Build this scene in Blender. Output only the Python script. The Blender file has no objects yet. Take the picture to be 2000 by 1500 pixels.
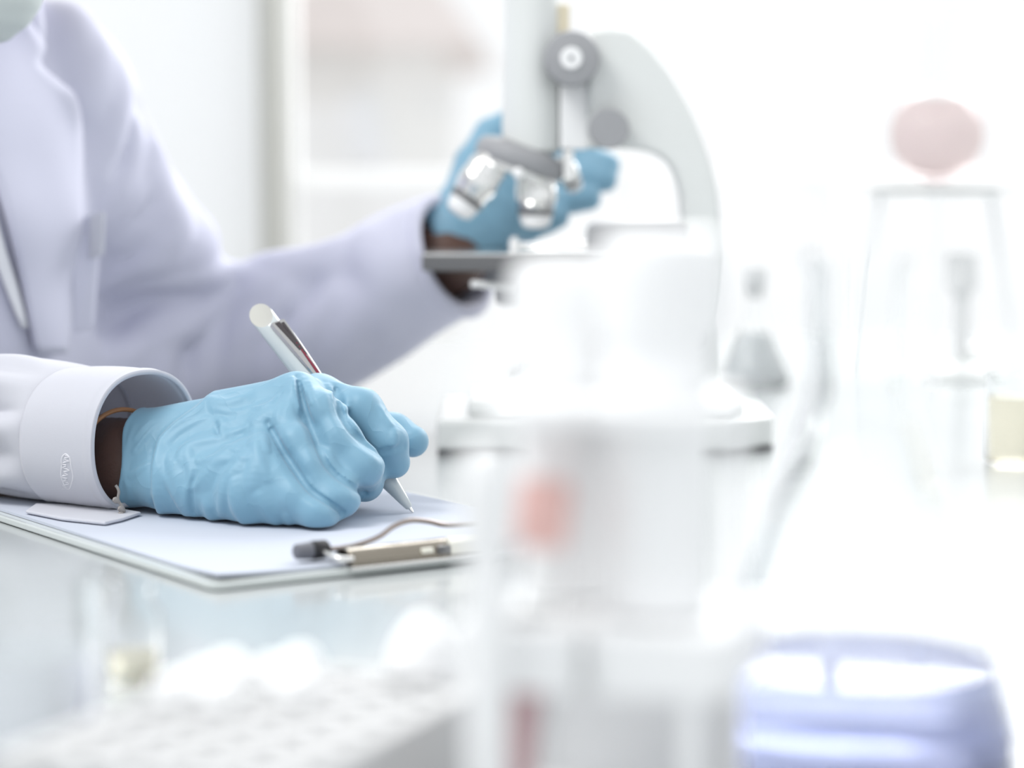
import bpy, bmesh, math, random
import numpy as np
from mathutils import Vector, Matrix
from mathutils.bvhtree import BVHTree

random.seed(7); rng = np.random.default_rng(7)
SC = bpy.context.scene
COL = SC.collection

# ------------------------------------------------------------------ camera
FPX = 85.0 / 36.0 * 2000.0
CAM = np.array([0.0, -1.28, 0.197])
PITCH = math.atan((750 - 300) / FPX)
cd = bpy.data.cameras.new('camera'); cd.lens = 85; cd.sensor_width = 36; cd.clip_start = 0.02; cd.clip_end = 200
co = bpy.data.objects.new('camera', cd); COL.objects.link(co)
co.location = CAM; co.rotation_euler = (math.pi / 2 - PITCH, 0, 0)
cd.dof.use_dof = True; cd.dof.focus_distance = 1.283; cd.dof.aperture_fstop = 3.4; cd.dof.aperture_blades = 0
SC.camera = co

# ------------------------------------------------------------------ world / light / exposure
w = bpy.data.worlds.new('overcast_sky'); SC.world = w; w.use_nodes = True
bg = w.node_tree.nodes['Background']
bg.inputs[0].default_value = (0.965, 0.985, 1.0, 1); bg.inputs[1].default_value = 0.68
SC.view_settings.view_transform = 'Standard'; SC.view_settings.look = 'None'
SC.view_settings.gamma = 1.0; SC.view_settings.use_curve_mapping = False
SC.view_settings.exposure = 0.66
SC.cycles.use_denoising = True
SC.cycles.max_bounces = 16; SC.cycles.transmission_bounces = 12; SC.cycles.transparent_max_bounces = 16

def area(name, loc, target, sx, sy, power, color):
    l = bpy.data.lights.new(name, 'AREA'); l.shape = 'RECTANGLE'; l.size = sx; l.size_y = sy; l.energy = power; l.color = color
    o = bpy.data.objects.new(name, l); COL.objects.link(o); o.location = loc
    d = Vector(target) - Vector(loc); o.rotation_euler = d.to_track_quat('-Z', 'Y').to_euler()
    return o
area('upper_left_softbox', (-1.0, -0.45, 1.6), (-0.2, 0.1, 0.0), 0.9, 0.7, 15, (1, 0.99, 0.97))  # unseen softbox added to light hand and coat from the upper left
area('window_daylight', (0.9, 1.82, 1.15), (0.3, 0.0, 0.0), 2.2, 1.2, 40, (1, 1, 1))

# ------------------------------------------------------------------ projection helpers (photo pixels -> places in the room)
cp, sp_ = math.cos(PITCH), math.sin(PITCH)
def ray(px, py):
    u = (px - 1000) / FPX; v = (750 - py) / FPX
    return np.array([u, cp + v * sp_, -sp_ + v * cp])
def W(px, py, D):                      # point D metres in front of the camera (along y)
    d = ray(px, py); return CAM + d * (D / d[1])
def T(px, py, z=0.0):                  # point at a height
    d = ray(px, py); return CAM + d * ((z - CAM[2]) / d[2])
def PXM(D): return D / FPX             # metres per photo pixel at D

# ------------------------------------------------------------------ materials
MATS = {}
def mat(name, col, rough=0.5, metal=0.0, noise=0.0, nscale=30.0, bump=0.0, bscale=200.0, trans=0.0, ior=1.45,
        sss=0.0, sssr=(0.01, 0.01, 0.01), coat=0.0, col2=None, spec=0.5, sheen=0.0, aniso=0.0, stretch=(1, 1, 1), bdist=0.001, transl=0.0, ridged=0.0, rscale=50.0):
    m = bpy.data.materials.new(name); m.use_nodes = True; nt = m.node_tree; N = nt.nodes; L = nt.links
    b = N['Principled BSDF']
    b.inputs['Roughness'].default_value = rough; b.inputs['Metallic'].default_value = metal
    b.inputs['Base Color'].default_value = (*col, 1); b.inputs['IOR'].default_value = ior
    b.inputs['Transmission Weight'].default_value = trans; b.inputs['Specular IOR Level'].default_value = spec
    b.inputs['Subsurface Weight'].default_value = sss; b.inputs['Subsurface Radius'].default_value = sssr
    b.inputs['Subsurface Scale'].default_value = 1.0
    b.inputs['Coat Weight'].default_value = coat; b.inputs['Coat Roughness'].default_value = 0.08
    b.inputs['Sheen Weight'].default_value = sheen; b.inputs['Anisotropic'].default_value = aniso
    tc = N.new('ShaderNodeTexCoord'); mp = N.new('ShaderNodeMapping'); mp.inputs['Scale'].default_value = stretch
    L.new(tc.outputs['Object'], mp.inputs['Vector'])
    if noise > 0 or col2:
        n = N.new('ShaderNodeTexNoise'); n.inputs['Scale'].default_value = nscale; n.inputs['Detail'].default_value = 4
        L.new(mp.outputs['Vector'], n.inputs['Vector'])
        r = N.new('ShaderNodeMix'); r.data_type = 'RGBA'
        c2 = col2 or tuple(max(0, c * (1 - noise)) for c in col)
        r.inputs[6].default_value = (*col, 1); r.inputs[7].default_value = (*c2, 1)
        L.new(n.outputs['Fac'], r.inputs[0]); L.new(r.outputs[2], b.inputs['Base Color'])
    if bump > 0:
        n2 = N.new('ShaderNodeTexNoise'); n2.inputs['Scale'].default_value = bscale; n2.inputs['Detail'].default_value = 3
        L.new(mp.outputs['Vector'], n2.inputs['Vector'])
        bp = N.new('ShaderNodeBump'); bp.inputs['Strength'].default_value = bump; bp.inputs['Distance'].default_value = bdist
        L.new(n2.outputs['Fac'], bp.inputs['Height']); L.new(bp.outputs['Normal'], b.inputs['Normal'])
    if ridged > 0:                       # network of fine creases
        n3 = N.new('ShaderNodeTexNoise'); n3.inputs['Scale'].default_value = rscale; n3.inputs['Detail'].default_value = 1.5; n3.inputs['Distortion'].default_value = 0.7
        L.new(mp.outputs['Vector'], n3.inputs['Vector'])
        m1 = N.new('ShaderNodeMath'); m1.operation = 'MULTIPLY_ADD'; m1.inputs[1].default_value = 2; m1.inputs[2].default_value = -1; L.new(n3.outputs['Fac'], m1.inputs[0])
        m2 = N.new('ShaderNodeMath'); m2.operation = 'ABSOLUTE'; L.new(m1.outputs[0], m2.inputs[0])
        m3 = N.new('ShaderNodeMath'); m3.operation = 'SUBTRACT'; m3.inputs[0].default_value = 1; L.new(m2.outputs[0], m3.inputs[1])
        m4 = N.new('ShaderNodeMath'); m4.operation = 'POWER'; m4.inputs[1].default_value = 7; L.new(m3.outputs[0], m4.inputs[0])
        bp2 = N.new('ShaderNodeBump'); bp2.inputs['Strength'].default_value = ridged; bp2.inputs['Distance'].default_value = 0.0006; L.new(m4.outputs[0], bp2.inputs['Height'])
        if bump > 0: L.new(bp.outputs['Normal'], bp2.inputs['Normal'])
        L.new(bp2.outputs['Normal'], b.inputs['Normal'])
    if transl > 0:                       # thin cloth lets light through
        tb = N.new('ShaderNodeBsdfTranslucent'); tb.inputs[0].default_value = (*col, 1); mxs = N.new('ShaderNodeMixShader'); mxs.inputs[0].default_value = transl
        L.new(b.outputs[0], mxs.inputs[1]); L.new(tb.outputs[0], mxs.inputs[2]); L.new(mxs.outputs[0], N['Material Output'].inputs[0])
    MATS[name] = m; return m

M_WALL = mat('wall_paint', (0.90, 0.91, 0.92), 0.8, noise=0.03, nscale=3, bump=0.05, bscale=80)
M_FLOOR = mat('floor_vinyl', (0.72, 0.73, 0.73), 0.35, noise=0.08, nscale=8)
M_FRAME = mat('window_frame_paint', (0.93, 0.93, 0.925), 0.5, noise=0.04, nscale=12)
M_POST = mat('grey_post_paint', (0.44, 0.44, 0.41), 0.5, noise=0.06, nscale=10)
M_BENCH = mat('bench_laminate', (0.43, 0.455, 0.46), 0.22, noise=0.03, nscale=9, coat=0.3)
M_STEEL_LEG = mat('bench_leg_steel', (0.75, 0.76, 0.77), 0.35, metal=0.8, noise=0.05)
M_PAPER = mat('paper', (0.50, 0.535, 0.615), 0.75, noise=0.02, nscale=60, bump=0.03, bscale=900)
M_BOARD = mat('clipboard_acrylic', (0.58, 0.62, 0.61), 0.15, noise=0.03, nscale=20, coat=0.4)
M_CHROME = mat('clip_steel', (0.31, 0.28, 0.235), 0.22, metal=1.0, noise=0.15, nscale=90, bump=0.05, bscale=400)
M_WIRE = mat('wire_steel', (0.40, 0.35, 0.33), 0.25, metal=1.0, noise=0.1, nscale=120)
M_RUBBER = mat('black_rubber', (0.022, 0.022, 0.026), 0.6, noise=0.2, nscale=60)
M_RUBBERG = mat('grey_rubber', (0.15, 0.155, 0.18), 0.5, noise=0.1, nscale=60)
M_TAPE = mat('cream_tape', (0.80, 0.79, 0.70), 0.6, noise=0.05, nscale=60)
M_GLOVE = mat('nitrile_blue', (0.165, 0.335, 0.460), 0.50, sheen=0.2, ridged=0.30, rscale=48, noise=0.10, nscale=45, bump=0.08, bscale=420, sss=0.03,
              sssr=(0.002, 0.005, 0.010), spec=0.5, col2=(0.195, 0.365, 0.485), bdist=0.0006)
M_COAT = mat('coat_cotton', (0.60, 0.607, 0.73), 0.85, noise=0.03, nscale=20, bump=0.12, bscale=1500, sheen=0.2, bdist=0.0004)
M_CUFF = mat('cuff_cotton', (0.66, 0.67, 0.73), 0.85, transl=0.25, noise=0.025, nscale=25, bump=0.15, bscale=1600, sheen=0.2, bdist=0.0004)
M_VSHADE = mat('blue_grey_coat_shade', (0.27, 0.29, 0.42), 0.9, noise=0.05, nscale=40, bump=0.1, bscale=1200)  # shadow under the lapels, put in as a blue-grey colour
M_SHIRT = mat('shirt_cotton', (0.85, 0.86, 0.90), 0.85, noise=0.03, nscale=20, bump=0.1, bscale=1200)
M_STRING = mat('grey_string', (0.34, 0.32, 0.31), 0.8, noise=0.2, nscale=300, bump=0.3, bscale=2500)
M_THREAD = mat('white_thread', (0.70, 0.70, 0.745), 0.8, noise=0.05, nscale=300, bump=0.3, bscale=2500)
M_SKIN = mat('dark_skin', (0.115, 0.062, 0.048), 0.5, noise=0.2, nscale=160, bump=0.3, bscale=700, sss=0.1, sssr=(0.006, 0.002, 0.001), bdist=0.0006)
M_BAND = mat('tan_rubber_band', (0.36, 0.18, 0.085), 0.5, noise=0.1, nscale=80)
M_HAIR = mat('black_hair', (0.015, 0.013, 0.012), 0.5, noise=0.3, nscale=150, bump=0.5, bscale=400)
M_MASK = mat('mask_fabric', (0.57, 0.62, 0.61), 0.85, noise=0.05, nscale=60, bump=0.3, bscale=700)
M_TROUSER = mat('dark_trousers', (0.06, 0.065, 0.09), 0.9, noise=0.15, nscale=30)
M_SHOE = mat('black_shoe', (0.03, 0.03, 0.03), 0.4, noise=0.1)
M_PENW = mat('pen_white', (0.50, 0.545, 0.56), 0.14, noise=0.02, nscale=60, coat=0.6)
M_PENEND = mat('pen_end', (0.47, 0.47, 0.44), 0.3, noise=0.04, nscale=120)
M_PENCLIP = mat('pen_chrome', (0.48, 0.48, 0.48), 0.06, metal=1.0, noise=0.03, nscale=60)
M_PENDARK = mat('pen_dark_streak', (0.10, 0.09, 0.095), 0.1, metal=0.9, noise=0.1, nscale=200)
M_PENRED = mat('pen_red_reflection', (0.22, 0.03, 0.055), 0.15, metal=0.3, noise=0.1, nscale=200)
M_SCOPE = mat('microscope_enamel', (0.70, 0.72, 0.71), 0.35, noise=0.02, nscale=20, coat=0.2)
M_SCOPEW = mat('microscope_white', (0.85, 0.855, 0.86), 0.4, noise=0.02, nscale=20)
M_KNOB = mat('hazed_black_knob', (0.33, 0.335, 0.35), 0.55, noise=0.06, nscale=60)  # black parts greyed, the lens haze put into the colour
M_DARK = mat('dark_metal', (0.16, 0.16, 0.165), 0.4, metal=0.3, noise=0.1, nscale=60)
M_SILVER = mat('silver', (0.80, 0.80, 0.79), 0.18, metal=1.0, noise=0.05, nscale=80)
M_BRASS = mat('brass_rack', (0.75, 0.68, 0.52), 0.35, metal=0.7, noise=0.1, nscale=150)
M_PLASTIC = mat('white_plastic', (0.94, 0.945, 0.95), 0.45, noise=0.01, nscale=30)
M_FROST = mat('frosted_plastic', (0.86, 0.865, 0.87), 0.5, noise=0.02, nscale=30, transl=0.55)
M_RACK = mat('rack_polypropylene', (0.60, 0.605, 0.61), 0.5, noise=0.03, nscale=30)
M_PLASTICG = mat('pale_grey_plastic', (0.72, 0.725, 0.725), 0.5, noise=0.03, nscale=30)
M_CLEARPL = mat('clear_polypropylene', (0.93, 0.94, 0.95), 0.45, trans=0.25, ior=1.2, noise=0.02)
M_GLASS = mat('lab_glass', (0.99, 0.995, 0.995), 0.0, trans=1.0, ior=1.16, noise=0.005)
M_WATER = mat('water', (0.98, 0.99, 1.0), 0.0, trans=1.0, ior=1.12, noise=0.005)
M_BLUELIQ = mat('blue_violet_liquid', (0.60, 0.70, 0.97), 0.03, trans=0.7, ior=1.2, noise=0.05, nscale=14, col2=(0.70, 0.70, 0.95))
M_PINKLIQ = mat('pink_liquid', (0.985, 0.855, 0.845), 0.03, trans=0.5, ior=1.1, noise=0.03, nscale=30)
M_REDLIQ = mat('red_liquid', (0.90, 0.60, 0.62), 0.05, trans=0.5, ior=1.2, noise=0.05, nscale=30)
M_REDCAP = mat('red_cap', (0.84, 0.54, 0.50), 0.4, noise=0.05, nscale=60)
M_YELLIQ = mat('amber_liquid', (1.0, 0.95, 0.80), 0.05, trans=0.8, ior=1.2, noise=0.05, nscale=20)
M_GREYLIQ = mat('grey_liquid', (0.76, 0.79, 0.80), 0.1, trans=0.3, ior=1.2, noise=0.05, nscale=20)
M_HOUSE = mat('house_render', (0.93, 0.92, 0.90), 0.9, noise=0.05, nscale=3)
M_ROOF = mat('roof_tiles', (0.86, 0.78, 0.75), 0.9, noise=0.1, nscale=6)
M_GROUND = mat('outdoor_paving', (0.84, 0.84, 0.83), 0.9, noise=0.1, nscale=4)

def pane_mat():
    m = bpy.data.materials.new('window_glass'); m.use_nodes = True; nt = m.node_tree; N = nt.nodes; L = nt.links
    N.remove(N['Principled BSDF']); out = N['Material Output']
    t = N.new('ShaderNodeBsdfTransparent'); g = N.new('ShaderNodeBsdfGlossy'); g.inputs['Roughness'].default_value = 0.02
    n = N.new('ShaderNodeTexNoise'); n.inputs['Scale'].default_value = 3
    r = N.new('ShaderNodeMapRange'); r.inputs[3].default_value = 0.03; r.inputs[4].default_value = 0.06
    mx = N.new('ShaderNodeMixShader'); L.new(n.outputs['Fac'], r.inputs[0]); L.new(r.outputs[0], mx.inputs[0])
    L.new(t.outputs[0], mx.inputs[1]); L.new(g.outputs[0], mx.inputs[2]); L.new(mx.outputs[0], out.inputs[0]); return m
M_PANE = pane_mat()

# ------------------------------------------------------------------ object helpers
ORG = {}
def tag(o, label=None, cat=None, group=None, kind=None):
    if label: o['label'] = label
    if cat: o['category'] = cat
    if group: o['group'] = group
    if kind: o['kind'] = kind
    return o
def empty(name, loc):
    o = bpy.data.objects.new(name, None); COL.objects.link(o); o.location = tuple(loc); o.empty_display_size = 0.02
    ORG[o] = np.array(loc, float); return o
def mk(name, V, F, m, parent=None, smooth=True, bevel=0.0, solid=0.0, subsurf=0, angle=40, label=None):
    V = np.asarray(V, float)
    if parent is not None: off = ORG[parent]
    else: off = np.array([V[:, 0].mean(), V[:, 1].mean(), V[:, 2].min()])
    me = bpy.data.meshes.new(name)
    Vl = V - off
    if isinstance(F, np.ndarray) and F.ndim == 2:
        n, k = F.shape
        me.vertices.add(len(Vl)); me.vertices.foreach_set('co', Vl.astype(np.float32).ravel())
        me.loops.add(n * k); me.loops.foreach_set('vertex_index', F.astype(np.int32).ravel())
        me.polygons.add(n); me.polygons.foreach_set('loop_start', np.arange(0, n * k, k, dtype=np.int32))
        me.polygons.foreach_set('loop_total', np.full(n, k, dtype=np.int32)); me.update(calc_edges=True)
    else:
        me.from_pydata([tuple(v) for v in Vl], [], [tuple(int(i) for i in f) for f in F])
    bm = bmesh.new(); bm.from_mesh(me); bmesh.ops.recalc_face_normals(bm, faces=bm.faces[:]); bm.to_mesh(me); bm.free()
    me.materials.append(m)
    if smooth:
        me.polygons.foreach_set('use_smooth', np.ones(len(me.polygons), dtype=bool))
        if angle is not None: me.set_sharp_from_angle(angle=math.radians(angle))
    me.update()
    o = bpy.data.objects.new(name, me); COL.objects.link(o)
    if parent is not None: o.parent = parent; o.location = (0, 0, 0)
    else: o.location = tuple(off)
    ORG[o] = off
    if solid: s = o.modifiers.new('thick', 'SOLIDIFY'); s.thickness = solid; s.offset = 0
    if bevel: b = o.modifiers.new('bevel', 'BEVEL'); b.width = bevel; b.segments = 2; b.limit_method = 'ANGLE'
    if subsurf: s = o.modifiers.new('sub', 'SUBSURF'); s.levels = subsurf; s.render_levels = subsurf
    if label: o['label'] = label
    return o
def join(parts):
    V = []; F = []; n = 0
    for v, f in parts:
        V.append(np.asarray(v, float)); F += [tuple(int(i) + n for i in ff) for ff in f]; n += len(v)
    return np.vstack(V), F
def basis(ax):
    ax = np.asarray(ax, float); ax = ax / np.linalg.norm(ax)
    t = np.array([0, 0, 1.0]) if abs(ax[2]) < 0.9 else np.array([1.0, 0, 0])
    u = np.cross(t, ax); u /= np.linalg.norm(u); return u, np.cross(ax, u), ax
def box(lo, hi):
    a, b = np.asarray(lo, float), np.asarray(hi, float)
    V = [(x, y, z) for x in (a[0], b[0]) for y in (a[1], b[1]) for z in (a[2], b[2])]
    return np.array(V), [(0, 1, 3, 2), (4, 6, 7, 5), (0, 4, 5, 1), (2, 3, 7, 6), (0, 2, 6, 4), (1, 5, 7, 3)]
def obox(c, ex, ey, ez):                 # half-vectors
    c, ex, ey, ez = [np.asarray(q, float) for q in (c, ex, ey, ez)]
    V = [c + i * ex + j * ey + k * ez for i in (-1, 1) for j in (-1, 1) for k in (-1, 1)]
    return np.array(V), [(0, 1, 3, 2), (4, 6, 7, 5), (0, 4, 5, 1), (2, 3, 7, 6), (0, 2, 6, 4), (1, 5, 7, 3)]
def lathe(base, prof, ax=(0, 0, 1), n=32, cap=True, closed=False):
    base = np.asarray(base, float); u, v, a = basis(ax); V = []; F = []
    for r, z in prof:
        for k in range(n):
            t = 2 * math.pi * k / n; V.append(base + a * z + (u * math.cos(t) + v * math.sin(t)) * max(r, 1e-5))
    m = len(prof)
    for i in range(m if closed else m - 1):
        j = (i + 1) % m
        for k in range(n):
            F.append((i * n + k, i * n + (k + 1) % n, j * n + (k + 1) % n, j * n + k))
    if cap and not closed: F.append(tuple(range(n))[::-1]); F.append(tuple((m - 1) * n + k for k in range(n)))
    return np.array(V), F
def cyl(a, b, ra, rb=None, n=28):
    a, b = np.asarray(a, float), np.asarray(b, float); L = np.linalg.norm(b - a)
    return lathe(a, [(ra, 0), (ra if rb is None else rb, L)], b - a, n)
def prism(poly, d):                      # polygon (3D pts, planar) extruded by vector d
    P = np.asarray(poly, float); d = np.asarray(d, float); n = len(P)
    F = [tuple(range(n))[::-1], tuple(range(n, 2 * n))] + [(i, (i + 1) % n, n + (i + 1) % n, n + i) for i in range(n)]
    return np.vstack([P, P + d]), F
def tube(pts, r, n=10, closed=False):
    P = np.asarray(pts, float); m = len(P); V = []; F = []
    R = r if hasattr(r, '__len__') else [r] * m
    u0 = None
    for i in range(m):
        if closed: t = P[(i + 1) % m] - P[i - 1]
        else: t = P[min(i + 1, m - 1)] - P[max(i - 1, 0)]
        t = t / (np.linalg.norm(t) + 1e-12)
        if u0 is None: u, v, _ = basis(t)
        else: u = u0 - t * np.dot(u0, t); u /= np.linalg.norm(u); v = np.cross(t, u)
        u0 = u
        for k in range(n):
            a = 2 * math.pi * k / n; V.append(P[i] + (u * math.cos(a) + v * math.sin(a)) * R[i])
    for i in range(m if closed else m - 1):
        j = (i + 1) % m
        for k in range(n): F.append((i * n + k, i * n + (k + 1) % n, j * n + (k + 1) % n, j * n + k))
    if not closed: F.append(tuple(range(n))[::-1]); F.append(tuple((m - 1) * n + k for k in range(n)))
    return np.array(V), F
def spline(pts, n=8):                    # Catmull-Rom
    P = np.asarray(pts, float); Q = np.vstack([2 * P[0] - P[1], P, 2 * P[-1] - P[-2]]); out = []
    for i in range(1, len(Q) - 2):
        for k in range(n):
            t = k / n; a, b, c, d = Q[i - 1], Q[i], Q[i + 1], Q[i + 2]
            out.append(0.5 * (2 * b + (c - a) * t + (2 * a - 5 * b + 4 * c - d) * t * t + (3 * b - a - 3 * c + d) * t ** 3))
    out.append(P[-1]); return np.array(out)
def bvh(o):
    me = o.data; off = ORG[o]
    V = np.empty(len(me.vertices) * 3, dtype=np.float32); me.vertices.foreach_get('co', V); V = V.reshape(-1, 3) + off
    return BVHTree.FromPolygons([tuple(v) for v in V.tolist()], [tuple(p.vertices) for p in me.polygons])
def hit(tree, px, py):
    d = ray(px, py); d = d / np.linalg.norm(d)
    r = tree.ray_cast(Vector(CAM), Vector(d))
    return (None, None) if r[0] is None else (np.array(r[0]), np.array(r[1]))

# ------------------------------------------------------------------ signed-distance modelling (bodies, gloves, cloth)
def rcone(P, a, b, ra, rb):
    a = np.asarray(a, np.float32); ab = np.asarray(b, np.float32) - a
    pa = P - a; t = np.clip((pa @ ab) / (ab @ ab + 1e-12), 0, 1)
    q = pa - t[..., None] * ab
    return np.sqrt(np.einsum('...i,...i->...', q, q)) - (ra + (rb - ra) * t)
def ellip(P, c, r):
    q = (P - np.asarray(c, np.float32)) / np.asarray(r, np.float32)
    k = np.sqrt(np.einsum('...i,...i->...', q, q)); return (k - 1) * min(r)
def smin(a, b, k):
    h = np.maximum(k - np.abs(a - b), 0) / k; return np.minimum(a, b) - h * h * k * 0.25
def smax(a, b, k): return -smin(-a, -b, k)
def chain(P, pts, rs, k=0.004):
    d = None
    for i in range(len(pts) - 1):
        e = rcone(P, pts[i], pts[i + 1], rs[i], rs[i + 1]); d = e if d is None else smin(d, e, k)
    return d
def trace(f, px, py, D0=0.9, D1=2.6):
    d = ray(px, py); d = d / np.linalg.norm(d); t = D0
    for _ in range(90):
        p = CAM + d * t; v = float(f(p[None].astype(np.float32))[0])
        if v < 0.0004: return p
        t += max(v * 0.8, 0.0003)
        if t > D1: return None
    return None
def surface_nets(f, lo, h):
    s = f < 0; nx, ny, nz = f.shape
    corners = [(i, j, k) for i in (0, 1) for j in (0, 1) for k in (0, 1)]
    cs = [s[i:nx - 1 + i, j:ny - 1 + j, k:nz - 1 + k] for i, j, k in corners]
    cnt = sum(c.astype(np.int8) for c in cs); act = (cnt > 0) & (cnt < 8)
    idx = np.argwhere(act); n = len(idx); ids = np.full(act.shape, -1, np.int64); ids[act] = np.arange(n)
    val = np.stack([f[idx[:, 0] + i, idx[:, 1] + j, idx[:, 2] + k] for i, j, k in corners], 1)
    acc = np.zeros((n, 3)); num = np.zeros(n); C = np.array(corners, float)
    for a in range(8):
        for b in range(a + 1, 8):
            if np.abs(C[a] - C[b]).sum() != 1: continue
            va, vb = val[:, a], val[:, b]; mk_ = (va < 0) != (vb < 0)
            t = np.where(mk_, va / np.where(mk_, va - vb, 1), 0)
            acc += np.where(mk_[:, None], C[a] + t[:, None] * (C[b] - C[a]), 0); num += mk_
    V = (idx + acc / num[:, None]) * h + lo
    quads = []
    for ax in range(3):
        o1, o2 = [q for q in range(3) if q != ax]
        sl0 = [slice(1, None)] * 3; sl0[ax] = slice(0, -1); sl1 = [slice(1, None)] * 3; sl1[ax] = slice(1, None)
        sl0[o1] = slice(1, -1); sl0[o2] = slice(1, -1); sl1[o1] = slice(1, -1); sl1[o2] = slice(1, -1)
        e = np.argwhere(s[tuple(sl0)] != s[tuple(sl1)])
        off = np.ones(3, int); off[ax] = 0; e = e + off
        def cid(d1, d2):
            q = e.copy(); q[:, o1] += d1; q[:, o2] += d2; return ids[q[:, 0], q[:, 1], q[:, 2]]
        quads.append(np.stack([cid(-1, -1), cid(0, -1), cid(0, 0), cid(-1, 0)], 1))
    Q = np.vstack(quads); Q = Q[(Q >= 0).all(1)]
    return V, Q
def sdf_mesh(name, f, lo, hi, h, m, parent, iters=1, label=None):
    lo = np.array(lo, float); hi = np.array(hi, float); n = np.ceil((hi - lo) / h).astype(int) + 1
    xs = [lo[i] + h * np.arange(n[i]) for i in range(3)]
    G = np.empty(tuple(n), np.float32)
    Y, Z = np.meshgrid(xs[1], xs[2], indexing='ij')
    step = max(1, int(400000 / Y.size))
    for i in range(0, n[0], step):
        xx = xs[0][i:i + step]
        P = np.empty((len(xx),) + Y.shape + (3,), np.float32)
        P[..., 0] = xx[:, None, None]; P[..., 1] = Y; P[..., 2] = Z
        G[i:i + step] = f(P)
    V, Q = surface_nets(G, lo, h)
    E = np.vstack([Q[:, [0, 1]], Q[:, [1, 2]], Q[:, [2, 3]], Q[:, [3, 0]]])
    for _ in range(iters):
        A = np.zeros_like(V); c = np.zeros(len(V))
        for a, b in ((0, 1), (1, 0)):
            np.add.at(A, E[:, a], V[E[:, b]]); np.add.at(c, E[:, a], 1)
        V = V * 0.5 + 0.5 * A / np.maximum(c, 1)[:, None]
    return mk(name, V, Q, m, parent, smooth=True, angle=None, label=label)
def creases(f0, lines, amp, width, p=1.3, sheet=(0.0,), e0=0.25):
    """sharp-crested folds (amp > 0) or valleys (amp < 0) along lines that lie on the surface f0"""
    segs = []
    for ln in lines:
        pts = [q for q in (trace(f0, *p_) for p_ in spline([(a, b) for a, b in ln], 5)) if q is not None]
        for i in range(len(pts) - 1):
            if np.linalg.norm(pts[i + 1] - pts[i]) < 0.06:
              inw = (pts[i] - CAM) / np.linalg.norm(pts[i] - CAM)
              for sh in sheet:
                segs.append((pts[i] + inw * sh, pts[i + 1] + inw * sh, e0 + (1 - e0) * math.sin(math.pi * (i + 0.5) / len(pts)) ** 0.7))
    def f(P, d):
        near = np.abs(d) < 0.004 + abs(amp) * 1.5
        if not segs or not near.any(): return d
        Q = P[near]; h = np.zeros(len(Q), np.float32); lo_, hi_ = Q.min(0) - width, Q.max(0) + width
        for a, b, e in segs:
            mn, mx_ = np.minimum(a, b), np.maximum(a, b)
            if (mx_ < lo_).any() or (mn > hi_).any(): continue
            sel = ((Q > mn - width) & (Q < mx_ + width)).all(1)
            if not sel.any(): continue
            h[sel] = np.maximum(h[sel], e * np.clip(1 - rcone(Q[sel], a, b, 0, 0) / width, 0, 1) ** p)
        d = d.copy(); d[near] -= amp * h; return d
    return f

# ================================================================== SETTING
def struct(name, VF, m, **kw):
    o = mk(name, VF[0], VF[1], m, smooth=False, **kw); o['kind'] = 'structure'; return o
FL = -0.76
struct('floor', box((-3.2, -2.6, FL - 0.05), (3.4, 1.98, FL)), M_FLOOR)
YW = 1.90                                   # inner face of the window wall
xw0, xw1 = W(556, 300, YW + 1.28)[0], 2.6   # the window opening
SILL, HEAD = -0.17, 1.75
struct('wall_back', box((-3.2, YW, FL), (xw0 - 0.028, YW + 0.12, 2.3)), M_WALL)
struct('wall_below_window', box((xw0 - 0.028, YW, FL), (3.4, YW + 0.12, SILL)), M_WALL)
struct('wall_above_window', box((xw0 - 0.028, YW, HEAD), (3.4, YW + 0.12, 2.3)), M_WALL)
struct('wall_right', box((xw1, YW, SILL), (3.4, YW + 0.12, HEAD)), M_WALL)
struct('wall_left', box((-3.3, -2.6, FL), (-3.2, YW + 0.12, 2.3)), M_WALL)
struct('added_front_wall', box((-3.2, -2.7, FL), (3.4, -2.6, 2.3)), M_WALL)  # unseen wall behind the camera, added to cut the front fill
struct('trim_1', box((xw0 - 0.028, YW - 0.05, SILL), (xw0, YW + 0.06, HEAD)), M_POST, bevel=0.003)
struct('trim_2', box((xw0 - 0.03, YW - 0.07, SILL - 0.03), (xw1, YW + 0.1, SILL)), M_FRAME, bevel=0.004)
struct('baseboard_back', box((-3.2, YW - 0.015, FL), (3.4, YW, FL + 0.1)), M_FRAME, bevel=0.003)
# three casements between white mullions
mx = [xw0, W(1240, 300, YW + 1.28)[0], W(1632, 300, YW + 1.28)[0], 1.35, xw1]
for i in range(4):
    a, b = mx[i], mx[i + 1]
    win = empty('window_%d' % (i + 1), ((a + b) / 2, YW + 0.05, SILL)); win['kind'] = 'structure'
    t = 0.014 if i == 0 else 0.012
    zb = CAM[2] - (352 - 300) / FPX * (YW + 1.28)
    for nm, lo, hi in (('stile', (a, YW + 0.02, SILL), (a + t, YW + 0.06, HEAD)), ('stile', (b - t, YW + 0.02, SILL), (b, YW + 0.06, HEAD)),
                       ('rail', (a + t, YW + 0.02, SILL), (b - t, YW + 0.06, SILL + 0.03)), ('rail', (a + t, YW + 0.02, HEAD - 0.04), (b - t, YW + 0.06, HEAD)),
                       ('glazing_bar', (a + t, YW + 0.03, zb - 0.012), (b - t, YW + 0.055, zb + 0.012))):
        v, f = box(lo, hi); mk(nm, v, f, M_FRAME, win, smooth=False, bevel=0.002)
    for z0, z1 in ((SILL + 0.03, zb - 0.012), (zb + 0.012, HEAD - 0.04)):
        v, f = box((a + t, YW + 0.038, z0), (b - t, YW + 0.043, z1)); mk('pane', v, f, M_PANE, win, smooth=False)
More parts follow.
